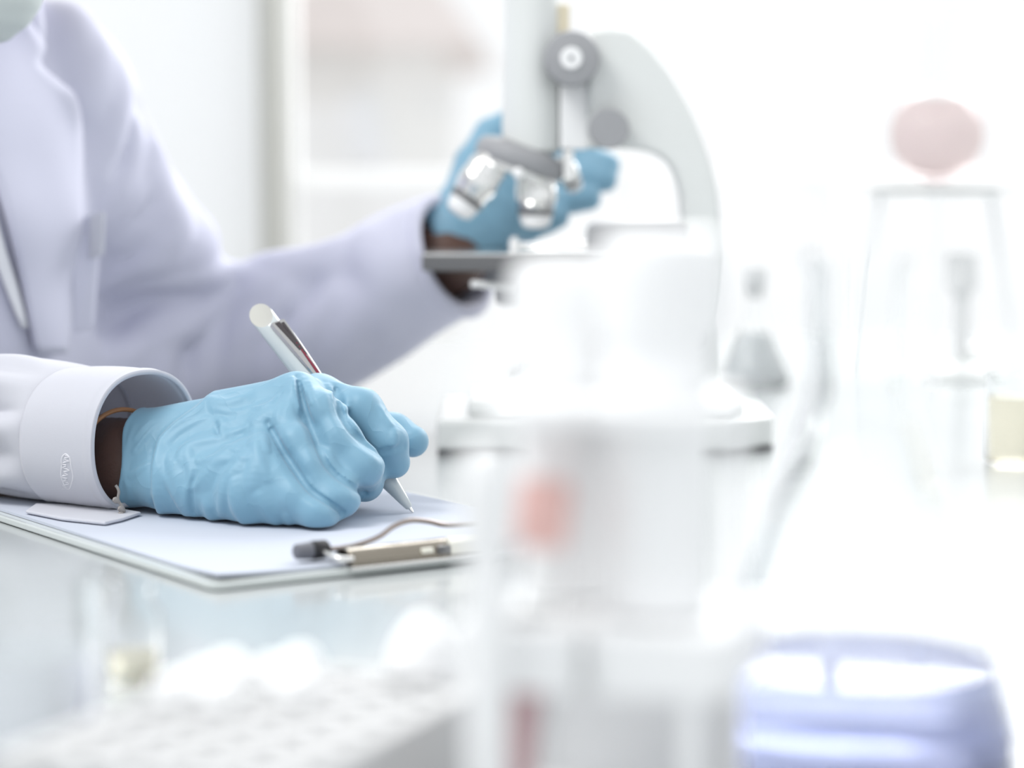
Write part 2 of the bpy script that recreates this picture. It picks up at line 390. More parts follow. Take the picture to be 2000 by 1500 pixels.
# outdoors: paving and a house with reddish roof, colours paled to look overexposed
struct('outdoor_ground', box((-12, YW + 0.2, -3.2), (14, 24, -3.0)), M_GROUND)
hs = empty('neighbour_house', W(800, 300, 11.5) * np.array([1, 1, 0]) + np.array([0, 0, -3.0]))
Dh = 11.0
def hp(px, py, d=0.0): return W(px, py, Dh + d)
xa, xb = hp(600, 0)[0], hp(905, 0)[0]; ze = hp(0, 92)[2]
v, f = box((xa - 1.5, Dh - 1.28, -3.0), (xb - 0.12, Dh + 2.5, ze)); mk('house_wall', v, f, M_HOUSE, hs, smooth=False)
zt = ze + 0.9
v = [(xa - 1.7, Dh - 1.5, ze), (xb + 0.1, Dh - 1.5, ze), (xb + 0.1, Dh + 2.7, ze), (xa - 1.7, Dh + 2.7, ze), (xa - 1.2, Dh + 0.6, zt), (xb - 0.5, Dh + 0.6, zt)]
f = [(0, 1, 5, 4), (2, 3, 4, 5), (1, 2, 5), (3, 0, 4), (0, 3, 2, 1)]; mk('roof', v, f, M_ROOF, hs, smooth=False)
for px0, py0, px1, py1 in ((640, 150, 715, 330), (790, 172, 890, 195)):
    a, b = hp(px0, py1, -1.30), hp(px1, py0, -1.30)
    v, f = box((a[0], Dh - 1.31, a[2]), (b[0], Dh - 1.27, b[2])); wn = mk('house_window', v, f, M_FRAME, hs, smooth=False)
    v, f = box((a[0] + .03, Dh - 1.32, a[2] + .03), (b[0] - .03, Dh - 1.30, b[2] - .03)); mk('house_pane', v, f, M_SCOPEW, wn, smooth=False)
tag(hs, 'pale house with reddish roof seen through the window behind the microscope', 'house')

# ================================================================== BENCH
bench = empty('lab_bench', (0.7, 0.15, FL))
v, f = box((-0.300, -0.80, -0.035), (1.75, 1.35, 0.0)); mk('bench_top', v, f, M_BENCH, bench, smooth=False, bevel=0.003)
for x, y in ((-0.25, -0.74), (1.69, -0.74), (-0.25, 1.29), (1.69, 1.29)):
    v, f = box((x - 0.025, y - 0.025, FL), (x + 0.025, y + 0.025, -0.035)); mk('leg', v, f, M_STEEL_LEG, bench, smooth=False, bevel=0.003)
v, f = box((-0.25, 1.28, -0.12), (1.69, 1.30, -0.04)); mk('apron', v, f, M_STEEL_LEG, bench, smooth=False)
tag(bench, 'pale grey glossy lab bench carrying the microscope and glassware', 'bench')

# ================================================================== CLIPBOARD AND PAPER
ZB = 0.0035
c0 = T(418, 1143, ZB); a1 = math.radians(34); a2 = math.radians(124)
e1 = np.array([math.cos(a1), math.sin(a1), 0]); e2 = np.array([math.cos(a2), math.sin(a2), 0]); ez = np.array([0, 0, 1.0])
def rrect(o, w_, l_, r, z):
    pts = []
    for cx, cy, t0 in ((w_ - r, r, -90), (w_ - r, l_ - r, 0), (r, l_ - r, 90), (r, r, 180)):
        for k in range(7):
            t = math.radians(t0 + 15 * k); pts.append(o + e1 * (cx + r * math.cos(t)) + e2 * (cy + r * math.sin(t)) + ez * (z - o[2]))
    return pts
clipb = empty('clipboard', c0 + e1 * 0.115 + e2 * 0.16 - ez * c0[2])
v, f = prism(rrect(c0, 0.232, 0.325, 0.007, 0.0004), ez * ZB); mk('board', v, f, M_BOARD, clipb, smooth=False, bevel=0.0008)
def cb(s, t, z): return c0 * np.array([1, 1, 0]) + e1 * s + e2 * t + ez * z
ZP = 0.0058
# clip: rounded spring-steel bar
cs0, cs1 = 0.073, 0.187
prof = [(-0.002, 0.0040), (-0.0025, 0.0070), (-0.001, 0.0098), (0.002, 0.0118), (0.006, 0.0124), (0.0105, 0.0112), (0.0145, 0.0085), (0.0175, 0.0066), (0.0172, 0.0060), (0.006, 0.0070), (0.001, 0.0040)]
v, f = prism([cb(cs0, t + 0.004, z) for t, z in prof], e1 * (cs1 - cs0)); clipo = mk('clip', v, f, M_CHROME, clipb, bevel=0.0005)
v, f = prism([cb(cs0 - 0.004, t, z) for t, z in ((-0.004, 0.0037), (0.006, 0.0037), (0.006, 0.0052), (-0.004, 0.0052))], e1 * (cs1 - cs0 + 0.008))
mk('clip_base_plate', v, f, M_SILVER, clipo, smooth=False, bevel=0.0003)
v, f = prism([cb(0.120, t, z) for t, z in ((0.0005, 0.0062), (0.0005, 0.0100), (0.0018, 0.0103), (0.0018, 0.0062))], e1 * 0.0065); mk('clip_slot', v, f, M_DARK, clipo, smooth=False)
v, f = prism([cb(0.1268, t, z) for t, z in ((-0.0004, 0.0058), (0.0004, 0.0112), (0.0045, 0.0136), (0.0055, 0.0128), (0.0026, 0.0058))], e1 * 0.0175); mk('tape_tab', v, f, M_TAPE, clipo, smooth=False, bevel=0.0003)
v, f = prism([cb(0.111, t, z) for t, z in ((-0.0002, 0.0075), (0.0004, 0.0098), (0.0025, 0.0098), (0.0025, 0.0075))], e1 * 0.006); mk('tape_tab', v, f, M_TAPE, clipo, smooth=False, bevel=0.0003)
# wire lever with a hump in the middle
hump = [(0.060, 0.0105), (0.070, 0.0105), (0.085, 0.0112), (0.098, 0.0140), (0.107, 0.0186), (0.116, 0.0205), (0.126, 0.0192), (0.136, 0.0166), (0.150, 0.0158), (0.170, 0.0150), (0.190, 0.0110), (0.199, 0.0105)]
v, f = tube(spline([cb(s, 0.020, z) for s, z in hump], 6), 0.0013, 10); mk('wire_lever', v, f, M_WIRE, clipo)
for s_, sg in ((0.064, 1), (0.196, -1)):
    v, f = tube(spline([cb(s_ + sg * 0.002, 0.020, 0.0105), cb(s_ + sg * 0.002, 0.012, 0.0095), cb(s_ + sg * 0.004, 0.004, 0.0085), cb(s_ + sg * 0.010, 0.003, 0.0080)], 6), 0.0015, 10); mk('wire_loop', v, f, M_SILVER, clipo)
    v, f = lathe(cb(s_ - sg * 0.011, 0.021, 0.0108), [(0.0026, 0), (0.0036, 0.0008), (0.0042, 0.008), (0.0042, 0.0085)], e1 * sg, 18); mk('rubber_tip', v, f, M_RUBBERG, clipo)
    v, f = lathe(cb(s_ - sg * 0.0025, 0.021, 0.0108), [(0.0042, 0), (0.0045, 0.001), (0.0044, 0.008), (0.0035, 0.0092)], e1 * sg, 18); mk('rubber_sleeve', v, f, M_RUBBER, clipo)
tag(clipb, 'pale translucent clipboard with silver spring clip lying under the writing hand', 'clipboard')
# paper: a thin pad with a slightly lifted front corner
nu, nv = 26, 36; V = []; F = []
for j in range(nv + 1):
    for i in range(nu + 1):
        s = 0.006 + 0.216 * i / nu; t = 0.007 + 0.305 * j / nv
        lift = 0.0025 * max(0, 1 - s / 0.06) ** 2 * max(0, 1 - t / 0.06) ** 2
        V.append(cb(s, t, ZB + 0.0020 + lift))
n0 = len(V)
V += [p - ez * 0.0014 for p in V]
for j in range(nv):
    for i in range(nu):
        a = j * (nu + 1) + i; q = (a, a + 1, a + nu + 2, a + nu + 1); F.append(q); F.append(tuple(n0 + k for k in q)[::-1])
rim = [i for i in range(nu + 1)] + [j * (nu + 1) + nu for j in range(1, nv + 1)] + [nv * (nu + 1) + i for i in range(nu - 1, -1, -1)] + [j * (nu + 1) for j in range(nv - 1, 0, -1)]
for k in range(len(rim)): a, b = rim[k], rim[(k + 1) % len(rim)]; F.append((b, a, n0 + a, n0 + b))
pap = mk('paper_sheets', V, F, M_PAPER, smooth=False); tag(pap, 'white paper sheets held on the clipboard under the pen tip', 'paper')

# ================================================================== MICROSCOPE (about 0.37 m behind the writing hand)
DM = 1.646; YM = DM - 1.28; kM = PXM(DM)
def S(px, py, dy=0.0):                   # point in the microscope's side plane
    p = W(px, py, DM); return p + np.array([0, dy, 0])
ms = empty('microscope', (S(1180, 0)[0], YM, 0.0))
def mpart(name, VF, m, parent=None, **kw): return mk(name, VF[0], VF[1], m, parent or ms, **kw)
# base: broad block with a chamfered raised deck
zbt = S(0, 797)[2]
xb0, xb1 = S(857, 0)[0], S(1505, 0)[0]
base_poly = [(xb0, YM - 0.075), (xb1 - 0.03, YM - 0.075), (xb1, YM - 0.045), (xb1, YM + 0.045), (xb1 - 0.03, YM + 0.075), (xb0, YM + 0.075)]
mpart('base', prism([(x, y, 0.0035) for x, y in base_poly], (0, 0, zbt - 0.0035)), M_SCOPE, smooth=False, bevel=0.003)
mpart('base_contact_shade', prism([(x * 0.997 + 0.0004, YM + (y - YM) * 0.97, 0.0) for x, y in base_poly], (0, 0, 0.0035)), M_DARK, smooth=False)  # dark strip standing in for the contact shadow under the base
xd0, xd1 = S(915, 0)[0], S(1440, 0)[0]
mpart('base_deck', box((xd0, YM - 0.05, zbt), (xd1, YM + 0.05, zbt + 0.010)), M_SCOPE, smooth=False, bevel=0.003)
# arm: the C-shaped limb
outer = [(1147, 62), (1186, 58), (1226, 61)] + [tuple(p) for p in spline([(1226, 61), (1262, 92), (1300, 138), (1340, 205), (1372, 280), (1392, 350), (1401, 420), (1402, 500), (1394, 580), (1376, 660)], 3)][1:]
inner = [(1290, 655), (1312, 590), (1326, 500), (1331, 430)] + [tuple(p) for p in spline([(1331, 430), (1329, 390), (1318, 345), (1298, 314), (1268, 297), (1230, 291), (1190, 290), (1147, 291)], 3)][1:]
mpart('arm', prism([S(x, y, -0.021) for x, y in outer + inner], (0, 0.042, 0)), M_SCOPE, bevel=0.003, angle=30)
# pillar below the inclination joint
mpart('pillar', prism([S(x, y, -0.017) for x, y in ((1262, 790), (1402, 790), (1394, 640), (1376, 590), (1318, 590), (1285, 640))], (0, 0.034, 0)), M_SCOPE, smooth=False, bevel=0.003)
mpart('joint_knob', cyl(S(1340, 650, -0.03), S(1340, 650, 0.03), 0.010), M_KNOB, bevel=0.001)
# body tube
tx = 1038
def vlathe(px, prof, n=40): return lathe(S(px, 300), [(r * kM, (300 - y) * kM) for r, y in prof], (0, 0, 1), n)
mpart('body_tube', vlathe(tx, [(30, 303), (48, 300), (56, 292), (57, 240), (56, 200), (53, 100), (52, 2), (52, -2)]), M_SCOPE)
mpart('tube_ring', vlathe(tx, [(50, -2), (53, -3), (53, -12), (50, -14)]), M_KNOB)
mpart('draw_tube', vlathe(tx, [(42, -10), (42, -150), (38, -152)]), M_SILVER)
mpart('eyepiece', vlathe(tx, [(38, -150), (48, -154), (48, -235), (40, -250), (26, -250)]), M_DARK)
mpart('focus_rack', box(S(1086, 66, -0.005), S(1111, 9, 0.005)), M_BRASS, smooth=False, bevel=0.0008)
for k in range(9):
    mpart('rack_tooth', box(S(1109, 62 - 6 * k, -0.005), S(1113, 59 - 6 * k, 0.005)), M_BRASS, smooth=False)
mpart('focus_block', box(S(1093, 292, -0.014), S(1148, 150, 0.014)), M_SCOPEW, smooth=False, bevel=0.0015)
mpart('slide_rail', box(S(1098, 352, -0.008), S(1120, 292, 0.008)), M_SILVER, smooth=False, bevel=0.001)
for s in (-1, 1):
    kn = mpart('coarse_focus_knob', lathe(S(1115, 118, s * 0.012), [(30 * kM, 0), (30 * kM, 0.008), (50 * kM, 0.009), (53 * kM, 0.011), (53 * kM, 0.024), (50 * kM, 0.0265), (46 * kM, 0.027)], (0, s, 0), 48), M_KNOB)
    kd = mpart('knob_disc', lathe(S(1113, 118, s * 0.0385), [(21 * kM, 0), (21 * kM, 0.0012), (19 * kM, 0.002), (6 * kM, 0.0016)], (0, s, 0), 32), M_SCOPEW, kn)
    mpart('fine_focus_knob', lathe(S(1185, 253, s * 0.021), [(24 * kM, 0), (24 * kM, 0.004), (37 * kM, 0.005), (38.5 * kM, 0.007), (38.5 * kM, 0.018), (36 * kM, 0.020)], (0, s, 0), 40), M_KNOB)
    mpart('knob_screw', lathe(S(1113, 118, s * 0.0400), [(5 * kM, 0), (5 * kM, 0.0012), (3.5 * kM, 0.0015)], (0, s, 0), 16), M_KNOB, kn)
# revolving nosepiece, tilted
tilt = math.radians(-19)
nax = np.array([math.sin(tilt), 0, -math.cos(tilt)])            # pointing down-left
nc = S(1020, 296)
mpart('nosepiece', lathe(nc, [(40 * kM, -0.006), (80 * kM, -0.002), (88 * kM, 0.002), (88 * kM, 0.009), (80 * kM, 0.0125), (60 * kM, 0.0145)], nax, 44), M_KNOB)
mpart('nosepiece_ring', lathe(nc + nax * 0.0115, [(84 * kM, 0), (86 * kM, 0.001), (85 * kM, 0.004), (66 * kM, 0.0062)], nax, 44), M_SILVER)
mpart('nosepiece_screw', lathe(S(1012, 338, -0.033), [(0.0038, 0), (0.0038, 0.003), (0.002, 0.0045)], (0, -1, 0.1), 16), M_SCOPEW)
def objective(a, b, rr, short=1.0):
    a, b = np.array(a), np.array(b); L = np.linalg.norm(b - a); ax = (b - a) / L
    o = mpart('objective', lathe(a, [(rr * 0.80, 0), (rr * 0.80, L * .08), (rr, L * .10), (rr * 1.0, L * .30), (rr * 1.04, L * .32), (rr * 1.04, L * .52), (rr * .96, L * .55), (rr * .90, L * .66)], ax, 32), M_SILVER)
    mpart('objective_band', lathe(a, [(rr * .86, L * .655), (rr * .91, L * .665), (rr * .91, L * .755), (rr * .82, L * .77)], ax, 32), M_DARK, o)
    mpart('objective_nose', lathe(a, [(rr * .80, L * .765), (rr * .80, L * .83), (rr * .66, L * .96), (rr * .34, L)], ax, 32), M_SCOPEW, o)
objective(S(1047, 330, -0.004), S(1046, 446, -0.004), 39 * kM)
objective(S(963, 312, -0.012), S(893, 418, -0.016), 38 * kM)
objective(S(1096, 312, 0.020), S(1128, 372, 0.030), 22 * kM)
# stage with clips and slide
zs1, zs0 = S(0, 492)[2], S(0, 522)[2]
mpart('stage', box((S(828, 0)[0], YM - 0.055, zs0), (S(1200, 0)[0], YM + 0.055, zs1)), M_DARK, smooth=False, bevel=0.0015)
mpart('stage_plate', box((S(832, 0)[0], YM - 0.053, zs1), (S(1196, 0)[0], YM + 0.053, zs1 + 0.0012)), M_SILVER, smooth=False)
mpart('glass_slide', box((S(985, 0)[0], YM - 0.012, zs1 + 0.0014), (S(1140, 0)[0], YM + 0.014, zs1 + 0.0026)), M_GLASS, smooth=False)
for dy in (-0.022, 0.022):
    cl = mpart('stage_clip', tube(spline([(S(1150, 0)[0], YM + dy, zs1 + 0.004), (S(1110, 0)[0], YM + dy, zs1 + 0.006), (S(1050, 0)[0], YM + dy * 0.7, zs1 + 0.0035), (S(1005, 0)[0], YM + dy * 0.6, zs1 + 0.005)], 5), 0.0014, 8), M_SILVER)
    mpart('clip_post', lathe((S(1004, 0)[0], YM + dy * 0.6, zs1 + 0.001), [(0.0028, 0), (0.0034, 0.004), (0.0026, 0.008), (0.0010, 0.009)], (0, 0, 1), 14), M_SCOPEW, cl)
mpart('stage_bracket', prism([S(x, y, -0.024) for x, y in ((1148, 500), (1148, 447), (1160, 436), (1334, 436), (1340, 470), (1340, 540), (1190, 540))], (0, 0.048, 0)), M_KNOB, smooth=False, bevel=0.002)
mpart('condenser', vlathe(1010, [(30, 522), (62, 526), (62, 552), (44, 560), (40, 590), (22, 596)]), M_KNOB)
mpart('condenser_lever', tube([S(1010, 560, -0.018), S(945, 548, -0.050), S(925, 546, -0.055)], 0.0024, 8), M_SCOPEW)
mpart('mirror_fork', tube(spline([S(1060, 700, 0.03), S(1050, 730, 0.02), S(1040, 745, 0), S(1050, 730, -0.02), S(1060, 700, -0.03)], 6), 0.0022, 8), M_SILVER)
mpart('mirror_stem', cyl(S(1040, 785), S(1040, 742), 0.004), M_SILVER)
mpart('mirror', lathe(S(1055, 700), [(0.020, -0.003), (0.024, -0.002), (0.024, 0.002), (0.021, 0.003)], (-0.5, 0, 0.85), 32), M_SILVER)
tag(ms, 'pale grey laboratory microscope with tilted silver objectives and dark focus knobs', 'microscope')

# ================================================================== PEN
tipW = T(807, 1001, ZP)
pen_top = W(503, 607, tipW[1] + 1.28 + 0.060)
pax = (pen_top - tipW); PL = np.linalg.norm(pax); pax /= PL
pen = empty('ballpoint_pen', tipW)
rp = 0.0066
def pl(prof, n=36): return lathe(tipW, prof, pax, n)
v, f = pl([(0.0004, 0.0), (0.0008, 0.0012), (0.0010, 0.0035)], 16); mk('ball_tip', v, f, M_SILVER, pen)
v, f = pl([(0.0010, 0.0030), (0.0020, 0.0040), (0.0032, 0.011), (0.0052, 0.024), (0.0062, 0.034)]); mk('nose_cone', v, f, M_PENW, pen)
v, f = pl([(0.0062, 0.034), (rp, 0.036), (rp, 0.085)]); mk('grip', v, f, M_PENW, pen)
# barrel with a slanted, dished end that faces the camera side
uu, vv, _ = basis(pax); tocam = CAM - pen_top; tocam /= np.linalg.norm(tocam)
side = tocam - pax * np.dot(tocam, pax); side /= np.linalg.norm(side); bin_ = np.cross(pax, side)
nseg = 40; V = []; F = []
rings = [0.085, 0.086, 0.110, 0.125]
for z in rings:
    for k in range(nseg):
        t = 2 * math.pi * k / nseg; V.append(tipW + pax * z + (side * math.cos(t) + bin_ * math.sin(t)) * rp)
def endz(c): return PL - 0.0035 - 0.0105 * c
for rr, dz in ((rp, -0.001), (rp * 0.97, 0.0), (rp * 0.88, -0.0003), (rp * 0.6, -0.0012), (rp * 0.25, -0.0017)):
    for k in range(nseg):
        t = 2 * math.pi * k / nseg; V.append(tipW + pax * (endz(math.cos(t) * rr / rp) + dz) + (side * math.cos(t) + bin_ * math.sin(t)) * rr)
for i in range(len(rings) + 1):
    for k in range(nseg): F.append((i * nseg + k, i * nseg + (k + 1) % nseg, (i + 1) * nseg + (k + 1) % nseg, (i + 1) * nseg + k))
F.append(tuple(range(nseg))[::-1]); mk('barrel', V[:6 * nseg], F[:5 * nseg] + [F[-1]], M_PENW, pen)
F2 = []
for i in range(5, 8):
    for k in range(nseg): F2.append(((i - 5) * nseg + k, (i - 5) * nseg + (k + 1) % nseg, (i - 4) * nseg + (k + 1) % nseg, (i - 4) * nseg + k))
F2.append(tuple(3 * nseg + k for k in range(nseg))); mk('end_cap', V[5 * nseg:], F2, M_PENEND, pen)
# pocket clip on the right-hand flank
cdir = side * math.cos(math.radians(-38)) + bin_ * math.sin(math.radians(-38))
if cdir[0] < 0 or np.dot(cdir, np.array([1, 0, 0])) < 0.1: cdir = side * math.cos(math.radians(38)) + bin_ * math.sin(math.radians(38))
ctan = np.cross(pax, cdir)
def cpnt(z, a, h): return tipW + pax * z + cdir * (rp + h) + ctan * a
zc0, zc1 = PL - 0.060, PL - 0.0155
V = []; F = []; nz = 14
for i in range(nz + 1):
    q = i / nz; z = zc1 + (zc0 - zc1) * q; hw = 0.0045 * (1 - 0.55 * q); hh = 0.0020 + 0.0006 * math.sin(q * 3.1) - 0.0008 * q
    for a, h in ((-hw, -0.0006), (-hw, hh), (-hw * 0.7, hh + 0.0004), (hw * 0.7, hh + 0.0004), (hw, hh), (hw, -0.0006)): V.append(cpnt(z, a, h))
for i in range(nz):
    for k in range(6): F.append((i * 6 + k, i * 6 + (k + 1) % 6, (i + 1) * 6 + (k + 1) % 6, (i + 1) * 6 + k))
F.append(tuple(range(6))[::-1]); F.append(tuple(nz * 6 + k for k in range(6)))
pc = mk('pocket_clip', V, F, M_PENCLIP, pen, angle=30, label='chrome pocket clip')
def streak(z0, z1, w0, w1, a0, a1_, m, nm):
    V = []; F = []
    for i in range(9):
        q = i / 8; z = z0 + (z1 - z0) * q; c = a0 + (a1_ - a0) * q; hw = w0 + (w1 - w0) * q
        qq = (zc1 - z) / (zc1 - zc0); hh = 0.0020 + 0.0006 * math.sin(qq * 3.1) - 0.0008 * qq + 0.00045
        V += [cpnt(z, c - hw, hh), cpnt(z, c + hw, hh), cpnt(z, c + hw, hh + 0.0002), cpnt(z, c - hw, hh + 0.0002)]
    for i in range(8):
        for k in range(4): F.append((i * 4 + k, i * 4 + (k + 1) % 4, i * 4 + 4 + (k + 1) % 4, i * 4 + 4 + k))
    F += [(0, 1, 2, 3), (32, 35, 34, 33)]; mk(nm, V, F, m, pc, smooth=False)
streak(zc1 - 0.001, zc1 - 0.022, 0.0016, 0.0010, -0.0013, 0.0002, M_PENDARK, 'clip_streak')
streak(zc1 - 0.002, zc1 - 0.026, 0.0009, 0.0005, 0.0018, 0.0012, M_PENDARK, 'clip_streak')
streak(zc1 - 0.017, zc1 - 0.040, 0.0004, 0.0009, 0.0007, 0.0002, M_PENRED, 'clip_streak')  # red reflection in the chrome, painted on as a thin strip
tag(pen, 'white and silver ballpoint pen with chrome clip gripped in the blue glove', 'pen')

# ================================================================== PERSON
mid = np.array([-0.445, 0.275, 0.0]); fdir = np.array([0.64, -0.77, 0.0]); fdir /= np.linalg.norm(fdir)
sdir = np.array([-fdir[1], fdir[0], 0.0])                    # towards the person's left
person = empty('person', mid * np.array([1, 1, 0]) + np.array([0, 0, FL]))
SL = W(75, 178, 1.66); EL = W(372, 705, 1.76); WL = W(882, 500, 1.685); FA = W(600, 640, 1.73)
SR = mid - sdir * 0.155 + ez * 0.245; ER = np.array([-0.485, 0.108, 0.045])
HIP = mid - fdir * 0.075 + ez * -0.24
Cc = W(283, 862, 1.292)                                       # centre of the near cuff opening
al = math.radians(38); adir = np.array([math.cos(al), -math.sin(al), 0.0]); au = np.array([math.sin(al), math.cos(al), 0.0])
wrR = W(236, 900, 1.300); wrL = W(872, 500, 1.70)
headc = np.array([-0.365, 0.225, 0.405]); chin = np.array([-0.318, 0.168, 0.292]); neck = mid + ez * 0.235 + fdir * 0.01

# ---- body (skin): head, neck, trunk, arms to inside the gloves, one continuous surface
def f_body(P):
    d = ellip(P, headc + fdir * 0.01 + ez * 0.02, (0.078, 0.085, 0.105))
    d = smin(d, rcone(P, headc + fdir * 0.035 - ez * 0.03, chin + ez * 0.006, 0.055, 0.030), 0.05)
    d = smin(d, rcone(P, headc + fdir * 0.088 + ez * 0.005, headc + fdir * 0.106 - ez * 0.025, 0.008, 0.014), 0.02)   # nose
    for s in (-1, 1): d = smin(d, ellip(P, headc + sdir * s * 0.080 - fdir * 0.01, (0.014, 0.018, 0.030)), 0.01)      # ears
    for s in (-1, 1): d = smax(d, -(np.sqrt((((P - (headc + fdir * 0.094 + sdir * s * 0.032 + ez * 0.022).astype(np.float32))) ** 2).sum(-1)) - 0.013), 0.012)
    for s in (-1, 1): d = smin(d, np.sqrt((((P - (headc + fdir * 0.080 + sdir * s * 0.032 + ez * 0.022).astype(np.float32))) ** 2).sum(-1)) - 0.012, 0.003)
    d = smin(d, rcone(P, neck, headc - fdir * 0.02 - ez * 0.04, 0.055, 0.05), 0.04)
    for s in (-1, 1):
        d = smin(d, rcone(P, mid + sdir * s * 0.07 + ez * 0.17, HIP + sdir * s * 0.07, 0.085, 0.095), 0.08)
        d = smin(d, rcone(P, mid + ez * 0.215, (SL if s > 0 else SR), 0.06, 0.045), 0.05)
    d = smin(d, chain(P, [SL, EL, wrL], [0.042, 0.036, 0.024], 0.01), 0.04)
    d = smin(d, rcone(P, wrL, W(930, 430, 1.715), 0.024, 0.02), 0.02)
    d = smin(d, chain(P, [SR, ER, W(120, 888, 1.36)], [0.042, 0.036, 0.029], 0.01), 0.04)
    wr = smin(rcone(P, W(120, 866, 1.36), W(250, 862, 1.308), 0.016, 0.0135), rcone(P, W(120, 932, 1.352), W(245, 938, 1.298), 0.016, 0.0135), 0.02)
    d = smin(d, wr, 0.02)
    d = smin(d, rcone(P, W(240, 900, 1.303), W(380, 892, 1.30), 0.012, 0.009), 0.012)
    return d
sdf_mesh('body', f_body, (-0.85, -0.06, -0.38), (0.04, 0.60, 0.56), 0.0055, M_SKIN, person, 1, label='dark brown skin at the wrists')

# ---- lab coat
opn = (WL - FA); opn /= np.linalg.norm(opn)
def f_coat0(P):
    d = None
    for s in (-1, 1):
        e = rcone(P, mid + sdir * s * 0.065 + ez * 0.15 + fdir * 0.008, HIP + sdir * s * 0.085 - ez * 0.03, 0.105, 0.130)
        d = e if d is None else smin(d, e, 0.05)
    for Sx in (SL, SR): d = smin(d, rcone(P, mid + ez * 0.200, Sx + ez * 0.0, 0.085, 0.055), 0.06)
    arm = chain(P, [SL, W(225, 440, 1.69), EL, FA], [0.054, 0.052, 0.058, 0.050], 0.012)
    arm = smin(arm, rcone(P, FA, WL + opn * 0.05, 0.050, 0.043), 0.02)
    d = smin(d, arm, 0.030)
    arm2 = chain(P, [SR, ER, W(60, 858, 1.38)], [0.056, 0.052, 0.036], 0.012)
    d = smin(d, arm2, 0.03)
    d = smin(d, rcone(P, W(40, 730, 1.64), W(330, 775, 1.73), 0.050, 0.045), 0.03)     # skirt of the coat across the lap
    # open neck
    d = smax(d, -rcone(P, neck + fdir * 0.02 - ez * 0.03, neck + ez * 0.2 + fdir * 0.06, 0.062, 0.075), 0.012)
    return d
cutn = np.array([0.80, -0.48, 0.36]); cutn /= np.linalg.norm(cutn)
coat_fold = creases(f_coat0, [
    [(205, 90), (228, 180), (222, 260), (196, 330)], [(246, 190), (262, 270), (240, 350), (205, 430)], [(292, 270), (300, 340), (262, 410), (225, 460)],
    [(395, 430), (398, 470), (370, 500)], [(470, 520), (560, 520), (640, 500)], [(340, 560), (440, 545), (540, 560)],
    [(360, 660), (430, 610), (520, 570)], [(430, 730), (480, 660), (570, 600)], [(540, 740), (570, 660), (640, 600)], [(250, 690), (330, 650), (420, 640)],
    [(640, 700), (690, 620), (760, 560)], [(430, 590), (405, 660), (395, 745)], [(500, 590), (470, 660), (455, 740)], [(560, 570), (530, 650), (510, 730)], [(330, 640), (315, 700), (312, 745)],
    [(170, 60), (185, 120), (180, 200)], [(150, 20), (160, 60), (165, 110)], [(720, 480), (745, 540), (740, 620)], [(330, 400), (340, 450), (310, 500)]], 0.019, 0.024)
coat_fine = creases(f_coat0, [[(198, 335), (226, 270), (238, 180)], [(200, 405), (250, 335), (262, 240)], [(212, 440), (265, 375), (290, 300)], [(240, 475), (300, 425), (320, 375)],
    [(200, 560), (280, 522), (350, 510)], [(205, 605), (300, 562), (400, 535)], [(345, 658), (400, 610), (470, 560)], [(395, 695), (450, 625), (515, 570)], [(468, 710), (510, 635), (565, 580)],
    [(560, 720), (600, 640), (660, 580)], [(250, 640), (320, 610), (390, 600)], [(180, 60), (200, 120), (206, 190)]], 0.010, 0.013)
coat_groove = creases(f_coat0, [
    [(200, 640), (300, 595), (420, 580)], [(225, 330), (250, 300), (262, 220)], [(225, 470), (280, 400), (285, 330)], [(365, 690), (410, 640), (470, 600)], [(500, 690), (540, 630), (600, 580)]], -0.018, 0.024)
def f_coat(P):
    d = f_coat0(P); d = coat_fold(P, d); d = coat_groove(P, d); d = coat_fine(P, d)
    n = 0.0030 * np.sin(P[..., 0] * 31 + P[..., 2] * 17 + 2.2 * np.sin(P[..., 2] * 19 + P[..., 1] * 13)) * np.sin(P[..., 1] * 23 - P[..., 2] * 29 + 1.7 * np.sin(P[..., 0] * 21) + 1.3)
    d = d + n
    near = (P[..., 0] > -0.16)
    hollow = rcone(P, WL - opn * 0.09, WL + opn * 0.08, 0.032, 0.036)
    d = np.where(near, smax(d, -hollow, 0.003), d)
    cut = (P - WL.astype(np.float32)) @ cutn.astype(np.float32)
    d = np.where(near, smax(d, cut, 0.004), d)
    # the near sleeve is a cuffed tube of its own beyond this plane
    cut2 = (P - W(40, 858, 1.385).astype(np.float32)) @ adir.astype(np.float32)
    sel = (P[..., 0] > -0.42) & (P[..., 0] < -0.222) & (P[..., 1] < 0.150) & (P[..., 2] < 0.09)
    return np.where(sel, smax(d, cut2, 0.003), d)
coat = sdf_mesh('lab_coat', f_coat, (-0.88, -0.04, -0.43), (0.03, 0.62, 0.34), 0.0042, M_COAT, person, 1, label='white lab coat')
CT = bvh(coat)
def patch(name, left, right, nrow, ncol, m, off, thick, parent, off2=None):
    Lp, Rp = spline(left, 12), spline(right, 12)
    def at(P_, q):
        x = q * (len(P_) - 1); i = min(int(x), len(P_) - 2); return P_[i] + (P_[i + 1] - P_[i]) * (x - i)
    V = []; F = []; last = None
    for r in range(nrow + 1):
        for c in range(ncol + 1):
            q = at(Lp, r / nrow) * (1 - c / ncol) + at(Rp, r / nrow) * (c / ncol)
            h, n = hit(CT, *q)
            o_ = off if off2 is None else off + (off2 - off) * c / ncol
            if h is None: h = W(q[0], q[1], 1.50 if last is None else last[1] + 1.28)
            else:
                dv = (CAM - h) / np.linalg.norm(CAM - h); h = h + dv * o_; last = h
            V.append(h)
    for r in range(nrow):
        for c in range(ncol):
            a = r * (ncol + 1) + c; F.append((a, a + 1, a + ncol + 2, a + ncol + 1))
    return mk(name, V, F, m, parent, solid=thick, angle=60)
